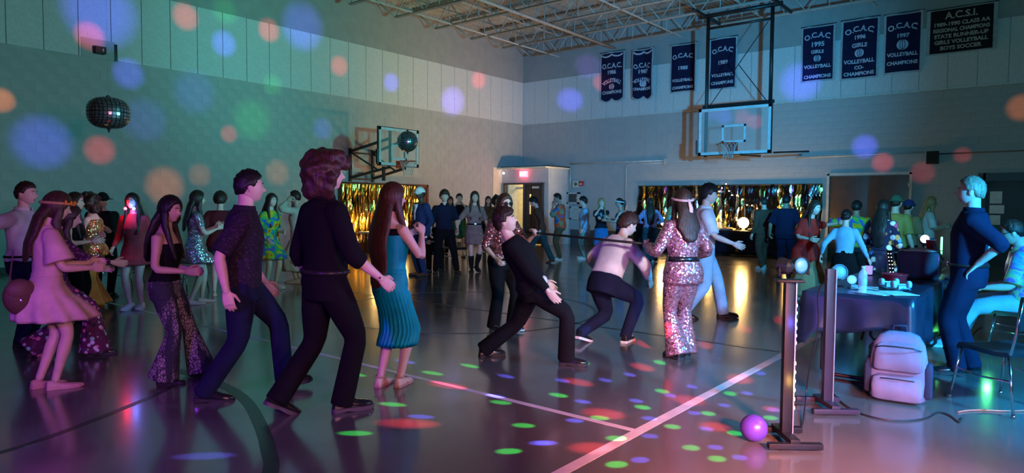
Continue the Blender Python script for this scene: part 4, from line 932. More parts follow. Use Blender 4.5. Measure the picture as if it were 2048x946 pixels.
part('pouch', Geo().ball((0, 0, 0), (.055, .105, .135), 20, 14), mat('bag_leather', (.10, .045, .035), .6, bump=.3), t, smooth=True); part('flap', Geo().ball((.012, 0, .05), (.056, .092, .08), 18, 10), mat('bag_flap', (.14, .07, .06), .6, bump=.3), t, smooth=True); part('strap', Geo().tube([(0, -.06, .1), (0.0, -.03, .35), (0, .08, .52), (-.02, .17, .60)], (.008, .004), 6), _M['bag_leather'], t); part('clasp', Geo().ball((.06, 0, -.02), .012, 8, 6), SHINE, t)
person('dancer crouching in a purple paisley top and floral bell-bottoms behind the blush dress', (120, 712), 1.56, 92, 'f', pose=dict(pel=(0, -.04, .76), pt=8, lean=10, rf=(.12, .30), lf=(.14, -.22), rh=(.06, .46, -.22), lh=(0, .35, -.3), hp=6), top=dict(mat=PAI, sleeve=.95, t0=-.06, infl=.022), bottom=dict(mat=FLO2, flare=.15, infl=.012, knee=.075), shoe=('shoe', SH_BK, SOLE), hair=('long', H_DARK, .3))
person('woman in a gold sequin top and orange satin flares', (185, 9.0, 'd'), 1.56, -60, 'f', pose=dict(rf=(.10, .0), lf=(.36, -.15), rh=(-.10, .22, -.12), lh=(-.08, .25, -.1)), top=dict(mat=SEQ_G, sleeve=0, t0=-.12, t1=.44, flare=.15), bottom=dict(mat=ORS, flare=.19, infl=.012, knee=.09), shoe=('flat', SH_BK, SOLE), hair=('curly', H_DARK, .05))
person('woman with dark hair in a black tank top behind the flower headband', (143, 8.0, 'd'), 1.55, 110, 'f', pose=dict(rh=(-.02, .28, -.25), lh=(-.1, .28, -.2)), top=dict(mat=CK, sleeve=0, t0=-.04, t1=.43, infl=.012), bottom=dict(mat=CK), shoe=('flat', SH_BK, SOLE), hair=('wavy', H_DARK, .25))
J = person('man in black clothes and a small black hat holding a glowing yellow toy', (204, 10.2, 'd'), 1.58, 165, 'm', 'mid', pose=dict(rh=(-.05, .26, -.22), lh=(-.14, .28, -.24)), top=dict(mat=CK, sleeve=.95, infl=.03), bottom=dict(mat=CK), shoe=('shoe', SH_BK, SOLE), hair=('short', H_BLACK)); cap_hat(J, CK, False, 'hat')
c = lerp(wpos(J, J['lwr']), wpos(J, J['rwr']), .5)+A([.02, -.06, 0]); t = thing('glow_toy', 'glowing yellow light-up toy held by the man in black', 'toy', c)
GY = emit('glow_yellow', (1, .62, .05), 5); part('handle', Geo().tube([(0, 0, -.10), (0, 0, -.03)], .015, 8), BLACK_PLASTIC, t); part('lamp', Geo().ball((0, 0, .04), (.035, .035, .045), 12, 8), GY, t, smooth=True); part('lamp', Geo().tube([(-.04, 0, -.11), (.04, 0, -.11)], .014, 8), GY, t)
J = person('girl in a rose red mini dress wearing red and blue lights at her neck', (272, 618), 1.56, -155, 'f', pose=dict(rh=(.10, .12, -.42), lh=(.18, .05, -.46), rf=(.06, .05), lf=(.06, -.04)), top=dict(mat=MAG, sleeve=.95, t0=.08, infl=.014, name='dress_bodice'), bottom=dict(kind='skirt', name='dress_skirt', mat=MAG, hem=.66, r=(.22, .19), amp=.03), shoe=('sneaker', SH_WH, SOLE_W), hair=('long', H_BLACK, .18))
nk = part('light_necklace', Geo().tube([J['neck']+A([.085*math.sin(a), .085*math.cos(a)+.015, .015+.02*math.cos(a)]) for a in np.linspace(0, 2*PI, 21)], .004, 5), BLACK_PLASTIC, J['root'])
for sd, nm, c in ((1, 'glow_red', (1, .02, .02)), (-1, 'glow_blue', (.05, .2, 1))):
    q = J['neck']+A([sd*.06, .12, .035]); part('light_bulb', Geo().ball(q, .022, 12, 8), emit(nm, c, 9), nk, smooth=True); point(wpos(J, q+A([0, .06, 0])), c, 2.0, .03, 'necklace_glow')
J = person('woman in a black camisole and snake print bell-bottoms', (335, 760), 1.50, 115, 'f', 'mid', pose=dict(rh=(-.02, .24, -.30), lh=(-.16, .26, -.30), rp=(.6, -.6, -1), rf=(.10, .02), lf=(.16, .24), hy=-15, hp=6), top=dict(mat=CK, sleeve=0, t0=.02, t1=.40, infl=.010), bottom=dict(mat=SNK, flare=.135, infl=.008, knee=.066), shoe=('flat', SH_BK, SOLE), hair=('long', H_BLACK, .28))
person('barefoot girl in a silver sequin mini dress with hands held in front', (392, 608), 1.61, 78, 'f', pose=dict(rh=(-.02, .30, -.18), lh=(-.12, .30, -.16), rf=(.07, -.08), lf=(.08, .10)), top=dict(mat=SEQ_S, sleeve=.3, t0=.08, infl=.012, name='dress_bodice'), bottom=dict(kind='skirt', name='dress_skirt', mat=SEQ_S, hem=.62, r=(.24, .24), amp=.05), shoe=('bare',), hair=('wavy', H_DARK, .32))
person('person in a maroon hooded top half hidden behind the tall walking man', (440, 10.3, 'd'), 1.60, 10, 'f', pose=dict(rh=(.16, .05, -.44), lh=(.2, .05, -.42)), top=dict(mat=MAR, sleeve=.95, t0=-.10, infl=.045), bottom=dict(mat=CH, len=.36), shoe=('bare',), hair=('mop', H_DARK))
person('tall young man striding right in a dark patterned shirt and navy trousers', (488, 790), 1.73, 93, 'm', pose=dict(pel=(0, 0, .865), rf=(.09, -.25, .0), lf=(.09, .28, .02), rt=4, lt=4, lpit=-6, rpit=6, rh=(.10, -.10, -.48), lh=(.10, .14, -.48), lean=4, hy=12, hp=-3), top=dict(mat=TEX, sleeve=.46, t0=-.06, infl=.024, collar=True), bottom=dict(mat=NV, infl=.018, flare=.07), shoe=('shoe', SH_BK, SOLE), hair=('short', H_BLACK))
person('girl in a bright tie-dye dress behind the striding man', (540, 11.2, 'd'), 1.60, 140, 'f', pose=dict(rh=(.05, .15, -.42), lh=(-.05, .22, -.3)), top=dict(mat=TIE1, sleeve=.42, t0=.05, infl=.02, name='dress_bodice'), bottom=dict(kind='skirt', name='dress_skirt', mat=TIE1, hem=.55, r=(.24, .22)), shoe=('sneaker', SH_WH, SOLE_W), hair=('wavy', H_DARK, .25))
person('person in a long cream flowered outfit with a hand raised to the head', (596, 565), 1.67, -70, 'f', 'mid', pose=dict(rh=(-.02, .10, .18), lh=(.04, .10, .20), rp=(.6, .6, .3), lp=(.6, .6, .3)), top=dict(mat=CREAM, sleeve=.9, t0=.05, infl=.025), bottom=dict(kind='skirt', mat=FLO3, hem=.22, r=(.25, .23), amp=.05), shoe=('sandal', SAND, SAND), hair=('short', H_DARK))
J = person('tall man dressed in black with big curly brown hair seen from behind', (652, 822), 1.80, 62, 'm', pose=dict(pel=(0, .0, .885), rf=(.08, .08), lf=(.12, -.26, .04), lpit=30, lt=0, rt=14, rh=(.14, .24, -.42), lh=(.1, .05, -.50), lean=-1, hy=-14, rc=.55), top=dict(mat=CK, sleeve=.66, t0=.02, infl=.024, collar=True, cuff=.05), bottom=dict(mat=CK, infl=.016, flare=.075), shoe=('shoe', SH_BK, mat('sole_grey', (.10, .09, .09), .7)), hair=('curly', H_BROWN, .075), belt=(.045, mat('belt_leather', (.02, .018, .018), .35), .032), build=.95); bracelet(J, 'r', BLACK, .030, .9)
J = person('woman in a teal pleated dress with long brown hair down her back', (782, 772), 1.61, 48, 'f', pose=dict(rh=(.0, .22, -.04), lh=(-.06, .25, -.10), rp=(.5, -.2, -1), rf=(.06, .05), lf=(.07, -.05), hy=-20, rc=.6, lean=-1, rt=-20, lt=20), top=dict(mat=TEAL, sleeve=0, t0=.08, t1=.44, infl=.010, name='dress_bodice'), bottom=dict(kind='skirt', name='dress_skirt', mat=TEAL, t1=.12, hem=.34, r=(.165, .165), pleats=30, amp=.05, infl=.010), shoe=('sandal', SAND, SAND), hair=('long', H_AUB, .02)); bracelet(J, 'r', BLACK, .028, .9, .02, 'wrist_watch', SHINE)
part('shoulder_strap', Geo().loft(J['rings'](.405, .45, .014, 26)), CK, J['root'], smooth=True)

# ---------------- middle distance, left of centre
J = person('man in a navy suit and tie with a white cap', (843, 552), 1.78, -120, 'm', 'dark', pose=dict(rh=(.06, .12, -.46), lh=(.08, .08, -.48), hy=20), top=dict(mat=NVS, sleeve=.95, t0=-.12, infl=.03, name='suit_jacket', t1=.49), bottom=dict(mat=NVS, infl=.014), shoe=('shoe', SH_BR, SOLE), hair=('short', H_BLACK)); cap_hat(J, WH)
c, R = J['spine'](.33); part('shirt_front', Geo().tube([J['spine'](t)[0]+J['spine'](t)[1]@A([0, .118+(.02 if t < .40 else -.006), 0]) for t in (.22, .30, .38, .44, .49)], [(.01, .02), (.03, .022), (.045, .022), (.05, .03), (.05, .04)], 10, side=(1, 0, 0)), WH, J['root'], smooth=True); part('tie', Geo().tube([J['spine'](t)[0]+J['spine'](t)[1]@A([0, .146, 0]) for t in (.24, .32, .40, .45)], [(.008, .006), (.024, .008), (.018, .008), (.014, .01)], 8, side=(1, 0, 0)), GRYD, J['root'], smooth=True)
person('boy in a dark short-sleeved polo with a hand in his pocket', (888, 546), 1.73, 172, 'm', pose=dict(rh=(.12, .10, -.47), lh=(.10, .06, -.43), lf=(.26, .02), rf=(.18, .05), lc=.6), top=dict(mat=NV, sleeve=.44, t0=-.06, infl=.022, collar=True), bottom=dict(mat=CK, infl=.022), shoe=('shoe', SH_BK, SOLE), hair=('mop', H_BROWN))
J = person('seated boy in dark clothes holding a white plate', (864, 14.6, 'd'), 1.60, 165, 'm', 'mid', pose=dict(pel=(0, -.12, .50), lean=14, rf=(.14, .28), lf=(.14, .30), rh=(.0, .26, -.26), lh=(-.06, .28, -.26), hp=10), top=dict(mat=CK, sleeve=.45, infl=.022), bottom=dict(mat=CK), shoe=('sneaker', SH_BK, SOLE), hair=('short', H_BLACK))
t = thing('party_plate', 'white paper plate held by the seated boy', 'plate', wpos(J, lerp(J['rwr'], J['lwr'], .5)+A([0, .1, .02])), .3); part('dish', Geo().lathe([(.07, 0), (.075, .003), (.115, .018), (.12, .018), (.078, -.003), (.07, -.004)], n=28), PAPER, t, smooth=True)
person('person in a black shirt and green shorts with hands at the face', (918, 515), 1.73, 178, 'm', pose=dict(rh=(-.08, .16, .10), lh=(-.08, .16, .10), rp=(.8, .2, -1), lp=(.8, .2, -1)), top=dict(mat=CK, sleeve=.46, infl=.024), bottom=dict(mat=GRN, len=.44, infl=.03), shoe=('sneaker', SH_BK, SOLE), hair=('short', H_BLACK))
person('red-haired person behind the green shorts', (900, 19.2, 'd'), 1.66, 175, 'f', pose={}, top=dict(mat=MAR, sleeve=.9), bottom=dict(mat=CK), shoe=('sneaker', SH_BK, SOLE), hair=('long', H_AUB, .3))
J = person('woman in a belted grey dress and black boots with one leg lifted', (948, 543), 1.72, 170, 'f', pose=dict(rh=(.24, .08, -.42), lh=(.16, .02, -.44), rf=(.06, .02), lf=(.05, .06, .06), lpit=20), top=dict(mat=GRYD, sleeve=.46, t0=.05, infl=.020, name='dress_bodice'), bottom=dict(kind='skirt', name='dress_skirt', mat=SEQ_S if False else GRYD, hem=.60, r=(.22, .21), pleats=13, amp=.05), shoe=('boot', SH_BK, SOLE), hair=('long', H_DARK, .24), belt=(.125, CK, .035))
person('slim person in dark clothes behind the belted grey dress', (976, 20.0, 'd'), 1.68, 175, 'f', 'mid', pose={}, top=dict(mat=BRN, sleeve=.9), bottom=dict(mat=CK), shoe=('sneaker', SH_BK, SOLE), hair=('wavy', H_DARK, .28))
person('person with an afro hairdo behind the sunglasses', (991, 16.5, 'd'), 1.66, 150, 'f', 'tan', pose={}, top=dict(mat=OLV, sleeve=.9), bottom=dict(mat=CK), shoe=('sneaker', SH_BK, SOLE), hair=('afro', H_BLACK, .06))
J = person('woman in dark sunglasses and a sequin top holding the limbo pole', (1004, 660), 1.57, 150, 'f', pose=dict(rh=(.06, .20, -.40), lh=(.12, .30, -.12), lp=(.5, -.3, -1), lf=(.14, .02), rf=(.12, 0), lc=.85), top=dict(mat=SEQ_B, sleeve=.62, t0=-.06, infl=.022), bottom=dict(mat=CK, infl=.022, flare=.085), shoe=('sneaker', SH_BK, SOLE_W), hair=('wavy', H_BROWN, .26), key='pole_left'); glasses(J, LENS)
J = person('boy in a black suit leaning far back under the limbo pole', (1062, 722), 1.62, 92, 'm', pose=dict(pel=(0, 0, .745), pt=-12, lean=-33, rf=(.12, .34), lf=(.16, -.46), rk=(.2, 1, .2), lk=(.2, 1, .3), rh=(.12, .36, -.42), lh=(.22, .30, -.38), rp=(.6, -.4, -1), hp=14, hy=-10, lt=20), top=dict(mat=CK, sleeve=.95, t0=-.08, infl=.030, name='suit_jacket'), bottom=dict(mat=CK, infl=.020, flare=.085), shoe=('shoe', SH_BK, SOLE), hair=('mop', H_DARK), belt=(-.02, CK, .03)); bracelet(J, 'r', SHINE, .03, .92, .02)
part('shirt_front', Geo().ball(J['spine'](.02)[0]+J['spine'](.02)[1]@A([0.05, .12, 0]), (.08, .04, .06), 12, 8), OFF, J['root'], smooth=True)
person('person in a brown sweater and dark teal trousers walking towards the exit', (1080, 16.6, 'd'), 1.66, -80, 'f', pose=dict(rf=(.09, -.30, .02), lf=(.09, .28), rpit=18, lean=14, rh=(.1, .16, -.46), lh=(.1, -.1, -.48), hp=10), top=dict(mat=BRN, sleeve=.95, infl=.03, t0=-.08), bottom=dict(mat=TEALP, infl=.022, flare=.08), shoe=('shoe', SH_BR, SOLE), hair=('mop', H_BLACK))
person('boy in a red and blue tie-dye shirt with a hand at his mouth', (1119, 520), 1.76, -92, 'm', 'tan', pose=dict(rh=MOUTH, lh=(-.12, .18, .04), rp=(.4, .1, -1), lp=(.4, .1, -1), hp=14), top=dict(mat=TIE2, sleeve=.55, infl=.034, t0=-.10), bottom=dict(mat=OLV, infl=.022), shoe=('sneaker', SH_TL, SOLE_W), hair=('short', H_BLACK))
person('person in a long pale blue shirt and plaid trousers waiting in line', (1168, 518), 1.66, -95, 'm', pose=dict(rh=(.06, .06, -.50), lh=(.06, .06, -.5)), top=dict(mat=LBL, sleeve=.95, infl=.024, t0=-.18, flare=.05), bottom=dict(mat=PLD2, infl=.012), shoe=('sneaker', SH_TL, SOLE_W), hair=('mop', H_BLACK))
person('blond girl in a dark printed tee and blue skirt with a hand on her cheek', (1203, 17.0, 'd'), 1.62, 178, 'f', pose=dict(rh=(-.10, .14, .10), lh=(-.16, .20, -.18), rp=(.8, .2, -1)), top=dict(mat=cloth('tee_print', (.012, .014, .02), pat='floral', cols=[(.2, .25, .3), (.01, .01, .02), (.01, .01, .02), (.02, .02, .03)], scale=14), sleeve=.44, t0=.0), bottom=dict(kind='skirt', mat=DJEAN if False else cloth('skirt_blue', (.03, .18, .42)), hem=.45, r=(.22, .2)), shoe=('sneaker', SH_WH, SOLE_W), hair=('long', H_BLOND, .3))
J = person('girl in a blue tank top and white headband with an arm held out', (1242, 16.6, 'd'), 1.63, -85, 'f', 'mid', pose=dict(rh=(.02, .34, -.14), lh=(.02, .36, -.2)), top=dict(mat=cloth('tank_blue', (.03, .12, .40)), sleeve=0, t1=.44), bottom=dict(mat=CK), shoe=('sneaker', SH_WH, SOLE_W), hair=('pony', H_DARK)); headband(J, WH, .40)
person('boy in a rumpled white shirt bending his knees beside the limbo pole', (1214, 684), 1.68, 42, 'm', pose=dict(pel=(0, -.05, .66), pt=22, lean=30, cy=-8, rf=(.14, .14), lf=(.14, -.24, .03), lpit=18, rk=(.25, 1, 0), lk=(0, 1, 0), rh=(.16, .16, -.36), lh=(.20, .14, -.36), rp=(1, -.7, .1), lp=(1, -.7, .1), hp=-8, hy=-8, rt=-20), top=dict(mat=WH, sleeve=.92, t0=.09, infl=.030), bottom=dict(mat=NV, infl=.018, t1=.15), shoe=('sneaker', SH_BK, SOLE_W), hair=('mop', H_BROWN))

# ---------------- middle distance, right of centre
person('girl in a purple plaid shirt and wide dark trousers seen from behind', (1299, 524), 1.64, -5, 'f', pose=dict(rh=(.02, .20, -.30), lh=(.02, .20, -.30), rp=(1, -.5, -.3), lp=(1, -.5, -.3)), top=dict(mat=PLD, sleeve=.95, infl=.03, t0=-.02), bottom=dict(mat=TEALP, infl=.03, flare=.12), shoe=('sneaker', SH_WH, SOLE_W), hair=('long', H_DARK, .2))
person('brown-haired girl standing close behind the purple plaid shirt', (1280, 18.3, 'd'), 1.58, 10, 'f', pose={}, top=dict(mat=MAR, sleeve=.9), bottom=dict(mat=TEALP, infl=.02), shoe=('sneaker', SH_BK, SOLE), hair=('long', H_BROWN, .3))
person('fair person in a pale blue top glimpsed left of the sequin jumpsuit', (1340, 15.6, 'd'), 1.42, 60, 'f', pose=dict(rh=(.02, .22, -.3)), top=dict(mat=LBL, sleeve=.9), bottom=dict(mat=CH), shoe=('sneaker', SH_WH, SOLE_W), hair=('long', H_BLOND, .3))
J = person('woman in a pink sequin jumpsuit with a wide black belt and tied headscarf', (1362, 716), 1.61, -28, 'f', pose=dict(rh=(.08, .26, -.30), lh=(.12, .26, -.20), lp=(.5, -.4, -1), rp=(.6, -.6, -.6), rf=(.06, .02), lf=(.06, -.03), lc=.85, hy=-10), top=dict(mat=SEQ_P, sleeve=.82, t0=-.14, infl=.024, flare=.06, cuff=.06, name='tunic'), bottom=dict(mat=SEQ_P, flare=.125, infl=.010, knee=.068), shoe=('shoe', SH_BK, SOLE), hair=('wavy', H_DARK, .35), belt=(.11, SH_BK, .055), key='pole_right'); headband(J, cloth('scarf_pink', (.62, .42, .42)), .38, tail=True)
person('young man in a white polo shirt and pale jeans walking right', (1404, 636), 1.74, 84, 'm', pose=dict(pel=(0, 0, .88), rf=(.09, -.22, .03), rpit=20, lf=(.09, .26), rh=(.12, .32, -.34), lh=(.1, -.16, -.46), lean=3, rp=(.4, -1, -.4)), top=dict(mat=WH, sleeve=.46, infl=.028, t0=-.05, collar=True), bottom=dict(mat=JEAN, infl=.028, flare=.075), shoe=('shoe', SH_BK, SOLE), hair=('mop', H_BLACK))
person('person in olive brown clothes and pale sneakers before the gold lights', (1526, 538), 1.66, -35, 'm', pose=dict(rf=(.12, .14), lf=(.12, -.14)), top=dict(mat=BRN, sleeve=.95, infl=.032, t0=-.1), bottom=dict(mat=BRN, infl=.024), shoe=('sneaker', SH_TL, SOLE_W), hair=('short', H_DARK))
person('broad person in dark navy clothes before the gold lights', (1568, 546), 1.70, 15, 'm', 'tan', pose=dict(rh=(.16, .06, -.46), lh=(.16, .06, -.46)), top=dict(mat=NV, sleeve=.48, infl=.036, t0=-.10), bottom=dict(mat=NV, infl=.02), shoe=('shoe', SH_BK, SOLE), hair=('short', H_BLACK), build=1.1)
person('long-haired dancer in a red dress over a tan skirt', (1616, 10.1, 'd'), 1.55, 135, 'f', pose=dict(rh=(.14, .30, -.26), lh=(.34, .14, .02), lean=8, side=-6, rf=(.2, .05), lf=(.1, -.1)), top=dict(mat=RED, sleeve=.44, t0=-.20, flare=.25, infl=.02, name='dress_top'), bottom=dict(kind='skirt', mat=TAN, hem=.14, r=(.30, .28), amp=.07), shoe=('flat', SH_BK, SOLE), hair=('wavy', H_DARK, .15))
person('girl in a pale blue top and black skirt seen from behind', (1692, 9.4, 'd'), 1.42, 12, 'f', pose=dict(rh=(.20, .10, -.46), lh=(.22, .0, -.42)), top=dict(mat=LBL, sleeve=.9, t0=.08, infl=.012, cuff=.03), bottom=dict(kind='skirt', mat=CK, hem=.52, r=(.25, .23), amp=.06), shoe=('flat', SH_BK, SOLE), hair=('bun', H_BLACK))
person('person in an orange and green tee behind the pale blue top', (1713, 11.2, 'd'), 1.56, 5, 'm', 'tan', pose=dict(lh=(.3, .2, -.02)), top=dict(mat=TIE1, sleeve=.46, infl=.03), bottom=dict(mat=CH), shoe=('sneaker', SH_BK, SOLE), hair=('short', H_BLACK))
person('woman with long curly hair in a bright floral dress', (1765, 9.3, 'd'), 1.55, 20, 'f', pose=dict(rh=(.10, .14, -.44), lh=(.02, .26, -.24)), top=dict(mat=FLO, sleeve=.7, t0=.05, infl=.03, name='dress_bodice', cuff=.05), bottom=dict(kind='skirt', name='dress_skirt', mat=FLO, hem=.30, r=(.30, .27), amp=.06), shoe=('sandal', SAND, SAND), hair=('wavy', H_BLACK, .20))
J = person('young man in a gold shirt with a backwards green cap', (1790, 10.4, 'd'), 1.64, 25, 'm', pose=dict(rh=(.10, .06, -.50), lh=(.05, .2, -.3)), top=dict(mat=cloth('shirt_gold', (.42, .30, .08), .5), sleeve=.46, infl=.028), bottom=dict(mat=CK), shoe=('sneaker', SH_BK, SOLE), hair=('short', H_DARK)); cap_hat(J, cloth('cap_green', (.06, .12, .08)), True, 'cap', -1)
J = person('person in a blue cap with an orange lanyard beside the gold shirt', (1815, 11.6, 'd'), 1.58, 30, 'm', pose=dict(rh=(.02, .22, -.3)), top=dict(mat=cloth('shirt_khaki', (.34, .26, .14)), sleeve=.46, infl=.03), bottom=dict(mat=CK), shoe=('sneaker', SH_BK, SOLE), hair=('short', H_BLACK)); cap_hat(J, cloth('cap_blue', (.03, .04, .16)))
part('lanyard', Geo().loft(J['rings'](.42, .49, .036, 24)), mat('lanyard_orange', (.8, .16, .03), .6), J['root'], smooth=True)
person('blond woman in a white tee standing by the wall right of the brown doors', (1857, 13.2, 'd'), 1.66, 75, 'f', 'mid', pose=dict(rh=(.0, .28, -.22), lh=(-.10, .28, -.2)), top=dict(mat=WH, sleeve=.46, infl=.026), bottom=dict(mat=DJEAN), shoe=('sneaker', SH_WH, SOLE_W), hair=('long', H_BLOND, .34))
J = person('grey-haired man in a dark shirt standing with a hand on his hip', (1928, 748), 1.72, -88, 'm', pose=dict(lh=(.03, -.04, -.36), lp=(.45, -1, .2), rh=(.03, -.04, -.36), rp=(.9, -1, .3), lf=(.09, .05), rf=(.11, -.05), lean=-3, hp=2, lpalm=(-.3, -.2, -1), lc=.25), top=dict(mat=NV, sleeve=.60, infl=.026, t0=.03, collar=True, cuff=.05), bottom=dict(mat=NV, infl=.022, flare=.07), shoe=('shoe', SH_BK, SOLE), hair=('short', H_GREY), belt=(.05, mat('belt_leather', (.02, .018, .018), .35), .034)); bracelet(J, 'l', SHINE, .031, .92, .016)
J = person('seated man in glasses and an iridescent patterned shirt at the right edge', (2040, 6.7, 'd'), 1.74, -88, 'm', pose=dict(pel=(0, -.08, .52), lean=10, rf=(.14, .46), lf=(.14, .52), lh=(.04, .32, -.30), rh=(-.02, .30, -.30), hp=6, lp=(.4, -.5, -1)), top=dict(mat=IRI, sleeve=.46, infl=.036, t0=-.08, collar=True), bottom=dict(mat=JEAN, infl=.022), shoe=('sneaker', mat('shoe_pale_blue', (.3, .42, .6), .5), SOLE_W), hair=('short', H_BLACK), key='seated_right'); glasses(J, LENS, .85, 'eyeglasses')
# ================================================================ LIMBO POLE
JL, JR = PEOPLE['pole_left'][1], PEOPLE['pole_right'][1]
ga = wpos(JL, JL['lwr']+JL['lH']@A([0, .07, -.028])); gb = wpos(JR, JR['lwr']+JR['lH']@A([0, .07, -.028])); u = nrm(gb-ga)
tag(part('limbo_pole', Geo().tube([ga-u*.12, gb+u*.10], .013, 10), BLACK, smooth=True), 'thin black limbo pole held level between two women', 'pole')

# ================================================================ FOIL CURTAINS
FG = mat('foil_gold', (.85, .50, .08), .16, 1.0, .2, 30, .25, 25); FK = mat('foil_black', (.02, .018, .016), .12, .8, .2, 30, .3, 25); FS = mat('foil_silver', (.62, .60, .56), .14, 1.0, .2, 30, .25, 25); FB = mat('foil_bronze', (.26, .15, .04), .16, 1.0, .2, 30, .25, 25)
def strip_mesh(w, h, m, seed, amp=.02):
    r = np.random.default_rng(seed); n = 16; g = Geo(); R = []; ph = r.random(4)*6
    for i in range(n+1):
        u = i/n; z = -h*u; tw = .7*math.sin(u*5+ph[0])*u+.35*math.sin(u*13+ph[1]); x = amp*.5*math.sin(u*6+ph[2]); y = amp*math.sin(u*8+ph[3])*(.3+u); ww = w*(.85+.15*math.sin(u*17+ph[1]))
        c, s = math.cos(tw)*ww/2, math.sin(tw)*ww/2; R.append(A([(x-c, y-s, z), (x, y+.006, z), (x+c, y+s, z), (x, y+.003, z-.001)]))
    return to_mesh(g.loft(R), 'foil_strip', [m], False)
def foil_curtain(name, label, origin, ax, L, h, pick, w, n):
    t = thing(name, label, 'curtain', origin, 0 if ax == 'x' else PI/2)
    part('header_rod', Geo().tube([(0, 0, 0), (L, 0, 0)], .018, 8), BLACK, t)
    cache = {}
    for i in range(n):
        m = pick(i); k = (m.name, random.randrange(4))
        if k not in cache: cache[k] = strip_mesh(w, h, m, hash(k[1])+len(k[0])*7)
        o = link('foil_strip', cache[k], t, ((i+.5)*L/n, random.uniform(-.02, .02), 0)); 
        if random.random() < .5: o.rotation_euler = (0, 0, PI)
    return t
_pr = lambda i: FK if (i % 6 in (0, 1, 3) and random.random() < .85) else random.choice([FB, FB, FK, FS, FG])
foil_curtain('foil_curtain', 'long black and gold foil fringe curtain on the right wall', (5.13, -.13, 2.09), 'x', 5.83, 1.55, _pr, .125, 66)
_pg = lambda i: random.choice([FG, FG, FG, FB, FG])
foil_curtain('foil_curtain', 'bright gold foil fringe curtain on the left wall', (.12, -8.60, 2.02), 'y', 3.06, 1.75, _pg, .085, 60)
d3 = struct('door_3', Geo().box((.03, -5.12, 1.03), (.08, .08, 2.06)).box((.03, -8.6, 1.03), (.08, .08, 2.06)).box((.03, -6.86, 2.03), (.08, 3.5, .08)), mat('door_redwood', (.13, .035, .022), .45))
for y in (-5.6, -6.45, -7.3, -8.15): part('door_leaf', Geo().box((.03, y, 1.0), (.05, .83, 1.98)), _M['door_redwood'], d3, bevel=.004)

# ================================================================ REFRESHMENT TABLES
PLAST = mat('table_plastic', (.55, .55, .53), .5); TCB = mat('tablecloth_navy_plastic', (.008, .010, .022), .22, 0, .3, 6, .35, 9)
def drape(x0, x1, y0, y1, z, drop, m, label, corner=.12, amp=.02, n=30):
    g = Geo(); cx, cy = (x0+x1)/2, (y0+y1)/2; per = []
    for (a, b) in (((x0, y0), (x1, y0)), ((x1, y0), (x1, y1)), ((x1, y1), (x0, y1)), ((x0, y1), (x0, y0))):
        for i in range(n): per.append((a[0]+(b[0]-a[0])*i/n, a[1]+(b[1]-a[1])*i/n, min(i, n-i)/n))
    per = A(per); N = len(per); d = np.stack([per[:, 0]-cx, per[:, 1]-cy], 1); out = np.zeros((N, 2)); out[:, 0] = (np.abs(per[:, 0]-x0) < 1e-6)*-1.+(np.abs(per[:, 0]-x1) < 1e-6)*1.; out[:, 1] = (np.abs(per[:, 1]-y0) < 1e-6)*-1.+(np.abs(per[:, 1]-y1) < 1e-6)*1.
    s = np.cumsum(np.concatenate([[0], np.linalg.norm(np.diff(per[:, :2], axis=0), axis=1)])); rows = [np.stack([per[:, 0]*0+cx+d[:, 0]*.98, cy+d[:, 1]*.98, np.full(N, z+.008)], 1)]
    for k in range(0, 9):
        u = k/8; dr = (drop(per[:, 0], per[:, 1]) if callable(drop) else drop)+corner*np.exp(-(per[:, 2]/.10)**2); o = .012+u*(amp*np.sin(s*17)+amp*.7*np.sin(s*7.3+1)+.02); zz = z+.006-dr*u; zz = np.where((u == 0), z+.006, zz)
        rows.append(np.stack([per[:, 0]+out[:, 0]*o, per[:, 1]+out[:, 1]*o, zz], 1))
    g.loft(rows, caps=(1, 0)); o = part('tablecloth', g, m, smooth=True); md = o.modifiers.new('thick', 'SOLIDIFY'); md.thickness = .003; return tag(o, label, 'tablecloth')
def fold_table(x0, x1, y0, y1, label, z=.72, along='x'):
    t = thing('folding_table', label, 'table', ((x0+x1)/2, (y0+y1)/2, 0)); w, d = x1-x0, y1-y0
    part('tabletop', Geo().box((0, 0, z-.02), (w, d, .045)), PLAST, t, bevel=.01)
    L = A([1, 0, 0.]) if along == 'x' else A([0, 1, 0.]); S = A([0, 1, 0.]) if along == 'x' else A([1, 0, 0.]); hl, hs = (w/2, d/2) if along == 'x' else (d/2, w/2)
    for e in (-1, 1):
        c = L*e*(hl-.25); P = lambda k, zz, q=0: c+S*k*(hs-.08)+A([0, 0, zz])+L*q
        part('leg', Geo().tube([P(-1, z-.04), P(-1, .06), P(-.9, .022), P(.9, .022), P(1, .06), P(1, z-.04)], .016, 8), BLACK, t, smooth=True); part('brace', Geo().tube([P(0, z-.05, -e*.45), P(0, .35)], .011, 8), BLACK, t)
fold_table(5.7, 8.1, -1.35, -.62, 'refreshment table under the left half of the black foil curtain'); drape(5.68, 8.12, -1.37, -.60, .722, .68, TCB, 'dark plastic cloth over the left refreshment table', .0)
fold_table(8.3, 10.75, -1.35, -.62, 'refreshment table under the right half of the black foil curtain'); drape(8.28, 10.77, -1.37, -.60, .722, .68, TCB, 'dark plastic cloth over the right refreshment table', .0)
WARM = (1, .58, .18)
def globe_lamp(p, r, watts, label, e=26):
    t = thing('globe_lamp', label, 'lamp', p)
    part('base', Geo().lathe([(r*.75, 0), (r*.75, .012), (r*.25, .03), (r*.2, .09)], n=18), mat('lamp_brass', (.5, .32, .1), .3, 1.0), t, smooth=True); part('globe', Geo().ball((0, 0, .09+r*.9), (r, r, r*1.05), 20, 14), emit('globe_glow_%d' % e, WARM, e*1.5), t, smooth=True)
    point((p[0], p[1]-r-.10, p[2]+.14+r), WARM, watts*.25, .06, 'globe_light')
